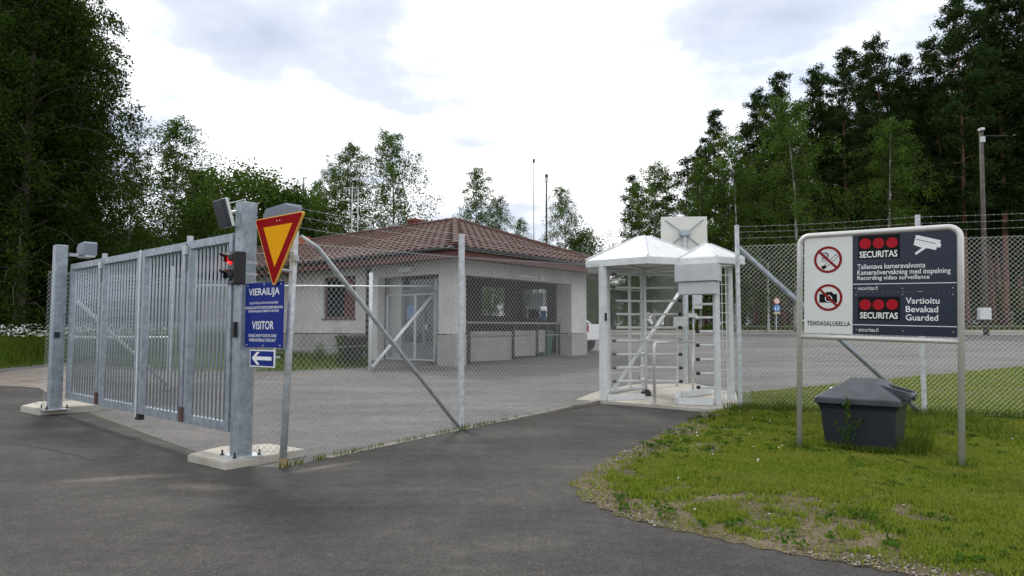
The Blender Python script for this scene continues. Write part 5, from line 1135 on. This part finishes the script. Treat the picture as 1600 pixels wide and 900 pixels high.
# ================================================================== TREES
def tree_proto(kind, h, seed, leaf, dens=1.0, spread=1.0, low=None):
    """returns (trunk mesh, crown mesh) standing at the origin"""
    r = np.random.default_rng(seed); R_ = random.Random(seed); mb = MB(); C = []
    bend = V((R_.uniform(-.03, .03)*h, R_.uniform(-.03, .03)*h, 0))
    def tp(t): return V((bend.x*t*t+0.012*h*math.sin(t*5+seed), bend.y*t*t, h*t))
    r0 = h*(0.011 if kind != 'pine' else 0.0125)
    nt0 = 0
    mb.tube([tp(k/10) for k in range(11)], [r0*(1.15-0.25*(k == 1)) if k < 2 else r0*max(0.08, 1-k/10.3) for k in range(11)], 8)
    nt0 = len(mb.f)
    if kind == 'pine': lo = low or 0.42; nb = int(58*dens)
    elif kind == 'round': lo = low or 0.12; nb = int(70*dens)
    else: lo = low or 0.14; nb = int(95*dens)
    for i in range(nb):
        t = lo+(0.99-lo)*((i+R_.random())/nb); az = i*2.399+R_.uniform(-.4, .4); u = (t-lo)/(1-lo)
        if kind == 'pine': L_ = h*0.135*spread*(math.sin(min(1, u*1.25+0.30)*math.pi*0.5)*(1-u)**0.55+0.08)*R_.choice((0.4, 0.6, 0.8, 1.0, 1.15, 1.35)); rise = 0.10+0.5*u
        elif kind == 'round': L_ = h*0.30*spread*(math.sin((0.15+0.85*u)*math.pi*0.93)**0.8)*R_.uniform(0.6, 1.1); rise = 0.35+0.4*u
        else: L_ = h*0.150*spread*(math.sin(math.pi*min(0.97, 0.16+0.80*u))**0.8+0.04)*R_.uniform(0.45, 1.2); rise = 0.6+0.5*u
        b = tp(t); d = V((math.cos(az), math.sin(az), 0)); pts = []
        for k in range(5):
            f = k/4
            if kind == 'pine': z = L_*(rise*f-0.25*f*f+(0.18*f*f if u > .3 else -0.1*f))
            elif kind == 'round': z = L_*rise*f
            else: z = L_*(rise*f*1.25-0.95*f*f)
            pts.append(b+d*(L_*f)+Z*z+V((R_.uniform(-.04, .04), R_.uniform(-.04, .04), 0))*L_*f)
        if L_ > h*0.03: mb.tube(pts, [r0*0.26*(1-u*0.7), r0*0.18*(1-u*.7), r0*0.11*(1-u*.6), r0*0.06, r0*0.025], 4, cap=False)
        P_ = np.array(pts)
        if kind == 'pine':
            m_ = int(5+L_*4.2*dens)
            for q in range(m_):
                f = 0.30+0.75*R_.random(); k = min(3, int(min(f, 0.999)*4)); p = P_[k]+(P_[k+1]-P_[k])*(f*4-k)
                p = p+r.normal(size=3)*np.array([0.30, 0.30, 0.06])*(0.35+0.22*L_)
                n = 22; C.append(p+r.normal(size=(n, 3))*np.array([0.24, 0.24, 0.17])*(0.8+0.1*L_))
        elif kind == 'round':
            m_ = int(6+L_*2.5)
            for q in range(m_):
                f = 0.25+0.8*R_.random(); k = min(3, int(min(f, 0.999)*4)); p = P_[k]+(P_[k+1]-P_[k])*(f*4-k)+r.normal(size=3)*0.25*L_**0.5
                n = int(20*dens); C.append(p+r.normal(size=(n, 3))*0.30)
        else:
            m_ = int(6+L_*4.5)
            for q in range(m_):
                f = 0.18+0.86*R_.random(); k = min(3, int(min(f, 0.999)*4)); p = P_[k]+(P_[k+1]-P_[k])*(f*4-k)+r.normal(size=3)*np.array([.14, .14, .1])*(0.5+0.3*L_)
                n = int(13*dens)+3; s = r.random(n)**0.8; drop = R_.uniform(0.3, 1.3)*(0.5+0.16*L_)
                C.append(p+np.stack([r.normal(size=n)*0.10*(1+s), r.normal(size=n)*0.10*(1+s), -s*drop], 1))
    C = np.concatenate(C)
    if kind == 'pine':
        n = len(C); a = r.normal(size=(n, 3)); a[:, 2] = np.abs(a[:, 2])*0.7; a /= np.linalg.norm(a, axis=1)[:, None]; b = np.cross(a, r.normal(size=(n, 3))); b /= np.linalg.norm(b, axis=1)[:, None]
        s = (leaf*r.uniform(0.7, 1.3, n))[:, None]; v = np.stack([C-a*s*.5, C+b*s*.13, C+a*s*.5, C-b*s*.13], 1).reshape(-1, 3); f = np.arange(n*4).reshape(-1, 4)
    else: v, f = leaf_quads(C, leaf, 0.62, rg=r)
    tm_ = bpy.data.meshes.new('trunk'); tm_.from_pydata([tuple(p) for p in mb.v], [], mb.f)
    for p in tm_.polygons: p.use_smooth = True; p.material_index = 1 if p.index >= nt0 else 0
    return tm_, v, f
PROTO = {}
def proto(key, kind, h, seed, leaf, bark, lm, **k):
    tm_, v, f = tree_proto(kind, h, seed, leaf, **k); tm_.materials.append(bark); tm_.materials.append(BARKP if bark is BARKP else BARKD); PROTO.setdefault(key, []).append((tm_, fastmesh('crown', v, f, lm), h))
for s in range(4): proto('pine', 'pine', 22, 11+s, 0.34, BARKP, M['pine_needles'], dens=1.15, low=(0.26, 0.36, 0.20, 0.30)[s])
for s in range(2): proto('thin_pine', 'pine', 14, 31+s, 0.30, BARKP, M['pine_needles'], dens=0.55, low=0.2)
for s in range(4): proto('birch', 'birch', 16, 51+s, 0.15, BARKB, M['birch_leaves'], dens=0.95, spread=(1.25, 1.5, 1.1, 1.4)[s])
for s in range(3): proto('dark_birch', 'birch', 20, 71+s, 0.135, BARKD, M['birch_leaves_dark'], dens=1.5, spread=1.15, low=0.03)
for s in range(2): proto('round', 'round', 9, 81+s, 0.17, BARKD, M['shrub_leaves'], dens=1.0)
for s in range(2): proto('shrub', 'round', 2.6, 91+s, 0.12, BARKD, M['shrub_leaves'], dens=0.5, low=0.05)
NAME = {'pine': 'pine_tree', 'thin_pine': 'pine_tree', 'birch': 'birch_tree', 'dark_birch': 'birch_tree', 'round': 'broadleaf_tree', 'shrub': 'shrub'}
CAT = {'pine_tree': 'pine', 'birch_tree': 'birch', 'broadleaf_tree': 'tree', 'shrub': 'shrub'}
_n = [0]
def tree(key, px, top, Y, label, group=None, wide=1.0):
    x = (px-800)/F*Y; z = T(Y); h = (P(px, top, Y).z-z)
    vs = PROTO[key]; _n[0] += 1; tm_, cm_, h0 = vs[_n[0] % len(vs)]; s = h/h0
    t = thing(NAME[key], (x, Y, z-0.05), label, CAT[NAME[key]], group); t.rotation_euler = (0, 0, (_n[0]*1.7) % 6.28)
    sxy = s*wide if wide else s; t.scale = (sxy, sxy, s)
    for nm, me_ in (('trunk', tm_), ('crown', cm_)):
        o = bpy.data.objects.new(nm, me_); link(o, t)
    return t
# right forest, front row, from the turnstile to the right edge
right = [('thin_pine', 985, 276, 50, 1.0), ('birch', 1024, 258, 48, 1.0), ('thin_pine', 1068, 248, 52, 1.0), ('pine', 1120, 172, 50, 0.8), ('birch', 1152, 205, 46, 0.9), ('thin_pine', 1182, 190, 52, 1.1),
         ('pine', 1222, 113, 50, 0.78), ('birch', 1247, 150, 46, 0.9), ('thin_pine', 1272, 158, 51, 1.0), ('pine', 1330, 74, 50, 0.78), ('pine', 1392, 55, 51, 0.78), ('birch', 1392, 182, 46, 0.95), ('pine', 1452, 128, 54, 1.0), ('pine', 1512, 0, 49, 0.8), ('pine', 1572, -15, 51, 0.82), ('pine', 1632, -30, 50, 1.0)]
right += [('birch', 1000, 288, 49, 1.1), ('thin_pine', 1046, 268, 51, 1.1), ('birch', 1094, 250, 47, 1.0), ('pine', 1100, 228, 53, 0.7), ('pine', 1196, 140, 53, 0.72), ('pine', 1290, 104, 53, 0.72), ('pine', 1356, 92, 54, 0.7), ('pine', 1424, 84, 53, 0.72), ('pine', 1482, 58, 52, 0.72), ('pine', 1546, 14, 53, 0.75)]
right.sort(key=lambda t: t[1])
ordw = ['first', 'second', 'third', 'fourth', 'fifth', 'sixth', 'seventh', 'eighth', 'ninth', 'tenth', 'eleventh', 'twelfth', 'thirteenth', 'fourteenth', 'fifteenth', 'sixteenth', 'seventeenth', 'eighteenth', 'nineteenth', 'twentieth', 'twenty-first', 'twenty-second']
cnt = {}
for key, px, top, Y, w in right:
    nm = NAME[key]; cnt[nm] = cnt.get(nm, 0)+1
    if nm == 'pine_tree': lab = 'dark pine, %s pine to the right of the turnstile along the forest edge' % ordw[cnt[nm]-1]
    else: lab = 'lighter green birch, %s birch to the right of the turnstile along the forest edge' % ordw[cnt[nm]-1]
    tree(key, px, top, Y, lab, 'trees along the right forest edge', w)
rr_ = random.Random(5)
for i in range(26):   # pines deeper in the wood
    px = 1130+i*20+rr_.uniform(-8, 8); base = np.interp(px, [1100, 1250, 1400, 1650], [285, 200, 150, 70]); tree('pine', px, base+rr_.uniform(-25, 45), 57+rr_.uniform(0, 14), 'dark pine standing deep in the right forest behind its front row', 'pines deep in the right forest', 0.9)
for i in range(24):   # closed wall of trees far inside the wood
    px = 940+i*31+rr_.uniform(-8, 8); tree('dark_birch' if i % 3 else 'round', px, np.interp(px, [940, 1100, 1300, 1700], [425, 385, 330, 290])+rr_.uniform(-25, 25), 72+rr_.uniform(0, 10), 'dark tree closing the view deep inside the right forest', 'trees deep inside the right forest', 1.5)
for i in range(26):   # undergrowth
    px = 955+i*27+rr_.uniform(-10, 10); tree('shrub' if i % 2 else 'round', px, 478+rr_.uniform(-38, 18), 52+rr_.uniform(0, 9), 'green undergrowth at the foot of the right forest', 'undergrowth of the right forest', 1.3)
# behind the gatehouse
mids = [('birch', 520, 262, 46, 0.95, 'short bushy birch left of the two tall birches behind the roof'), ('birch', 549, 222, 44, 0.9, 'left of the two tall drooping birches behind the tiled roof'), ('birch', 611, 203, 43, 1.0, 'tallest drooping birch behind the tiled roof, right of the aerial'),
        ('birch', 741, 264, 45, 1.0, 'birch rising behind the roof peak right of the chimney'), ('birch', 772, 308, 46, 0.9, 'smaller birch leaning beside the birch behind the roof peak'), ('birch', 813, 340, 50, 0.8, 'very small birch top showing left of the two masts'),
        ('birch', 884, 291, 46, 0.8, 'slim birch just right of the thick dark mast'), ('round', 912, 368, 46, 0.9, 'low bush top between the tiled roof end and the turnstile roof'), ('birch', 487, 281, 60, 0.7, 'far slim birch beside the lattice mast'),
        ('birch', 268, 184, 36, 1.15, 'tall airy birch standing alone above the far gate half'), ('dark_birch', 303, 265, 38, 0.9, 'dark birch right of the tall airy birch'), ('birch', 196, 235, 33, 1.0, 'birch between the big dark trees and the airy birch'),
        ('round', 345, 282, 44, 1.3, 'broad green tree left of the panel reader'), ('round', 400, 286, 47, 1.3, 'broad green tree behind the panel reader'), ('round', 440, 306, 46, 1.2, 'green tree behind the grey motor housing of the near pillar'), ('round', 320, 320, 34, 1.0, 'lower light green tree above the near gate half'), ('round', 475, 318, 48, 1.2, 'green tree left of the roof under the lattice mast')]
for key, px, top, Y, w, lab in mids: tree(key, px, top, Y, lab, 'trees behind the gate and gatehouse', w)
for i in range(10):
    px = 120+i*38+rr_.uniform(-10, 10); tree('round', px, 370+rr_.uniform(-35, 20), 40+rr_.uniform(0, 5), 'low green tree in the thicket behind the barred gate', 'thicket behind the gate', 1.2)
for i in range(9):
    px = 700+i*32; tree('round', px, 440+rr_.uniform(-15, 15), 46+rr_.uniform(0, 5), 'low green tree seen through the open porch of the gatehouse', 'thicket behind the gatehouse', 1.3)
# big dark trees on the left
left = [(-40, -260, 25, 'dark tree at the far left edge of the photo, leftmost of the big trees'), (35, -200, 24, 'second big dark tree from the left edge'), (78, -110, 27, 'third big dark tree from the left edge'), (100, 20, 26, 'big dark tree whose crown forms the right outline of the left wood'), (140, 200, 30, 'shorter dark tree at the right foot of the left wood'), (0, -150, 31, 'big dark tree behind the leftmost trunks'), (70, -60, 33, 'dark tree behind the gap of the left wood'), (-90, -200, 28, 'dark tree mostly outside the left edge')]
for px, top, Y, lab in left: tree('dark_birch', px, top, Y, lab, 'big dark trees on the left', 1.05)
for i in range(12):
    px = -30+i*20+rr_.uniform(-8, 8); tree('round' if i % 3 else 'shrub', px, 430+rr_.uniform(-60, 40), 27+rr_.uniform(0, 5), 'dark green bush under the big trees on the left', 'bushes under the left trees', 1.1)
# shrubs by the gatehouse wall
for px, top, Y, lab in ((535, 528, 19.4, 'low green shrub beneath the nearest gatehouse window'), (500, 540, 19.8, 'small shrub left of the dark litter bin by the gatehouse wall'), (565, 534, 19.6, 'green shrub beside the drainpipe of the gatehouse')): tree('shrub', px, top, Y, lab, 'shrubs at the gatehouse wall', 0.9)
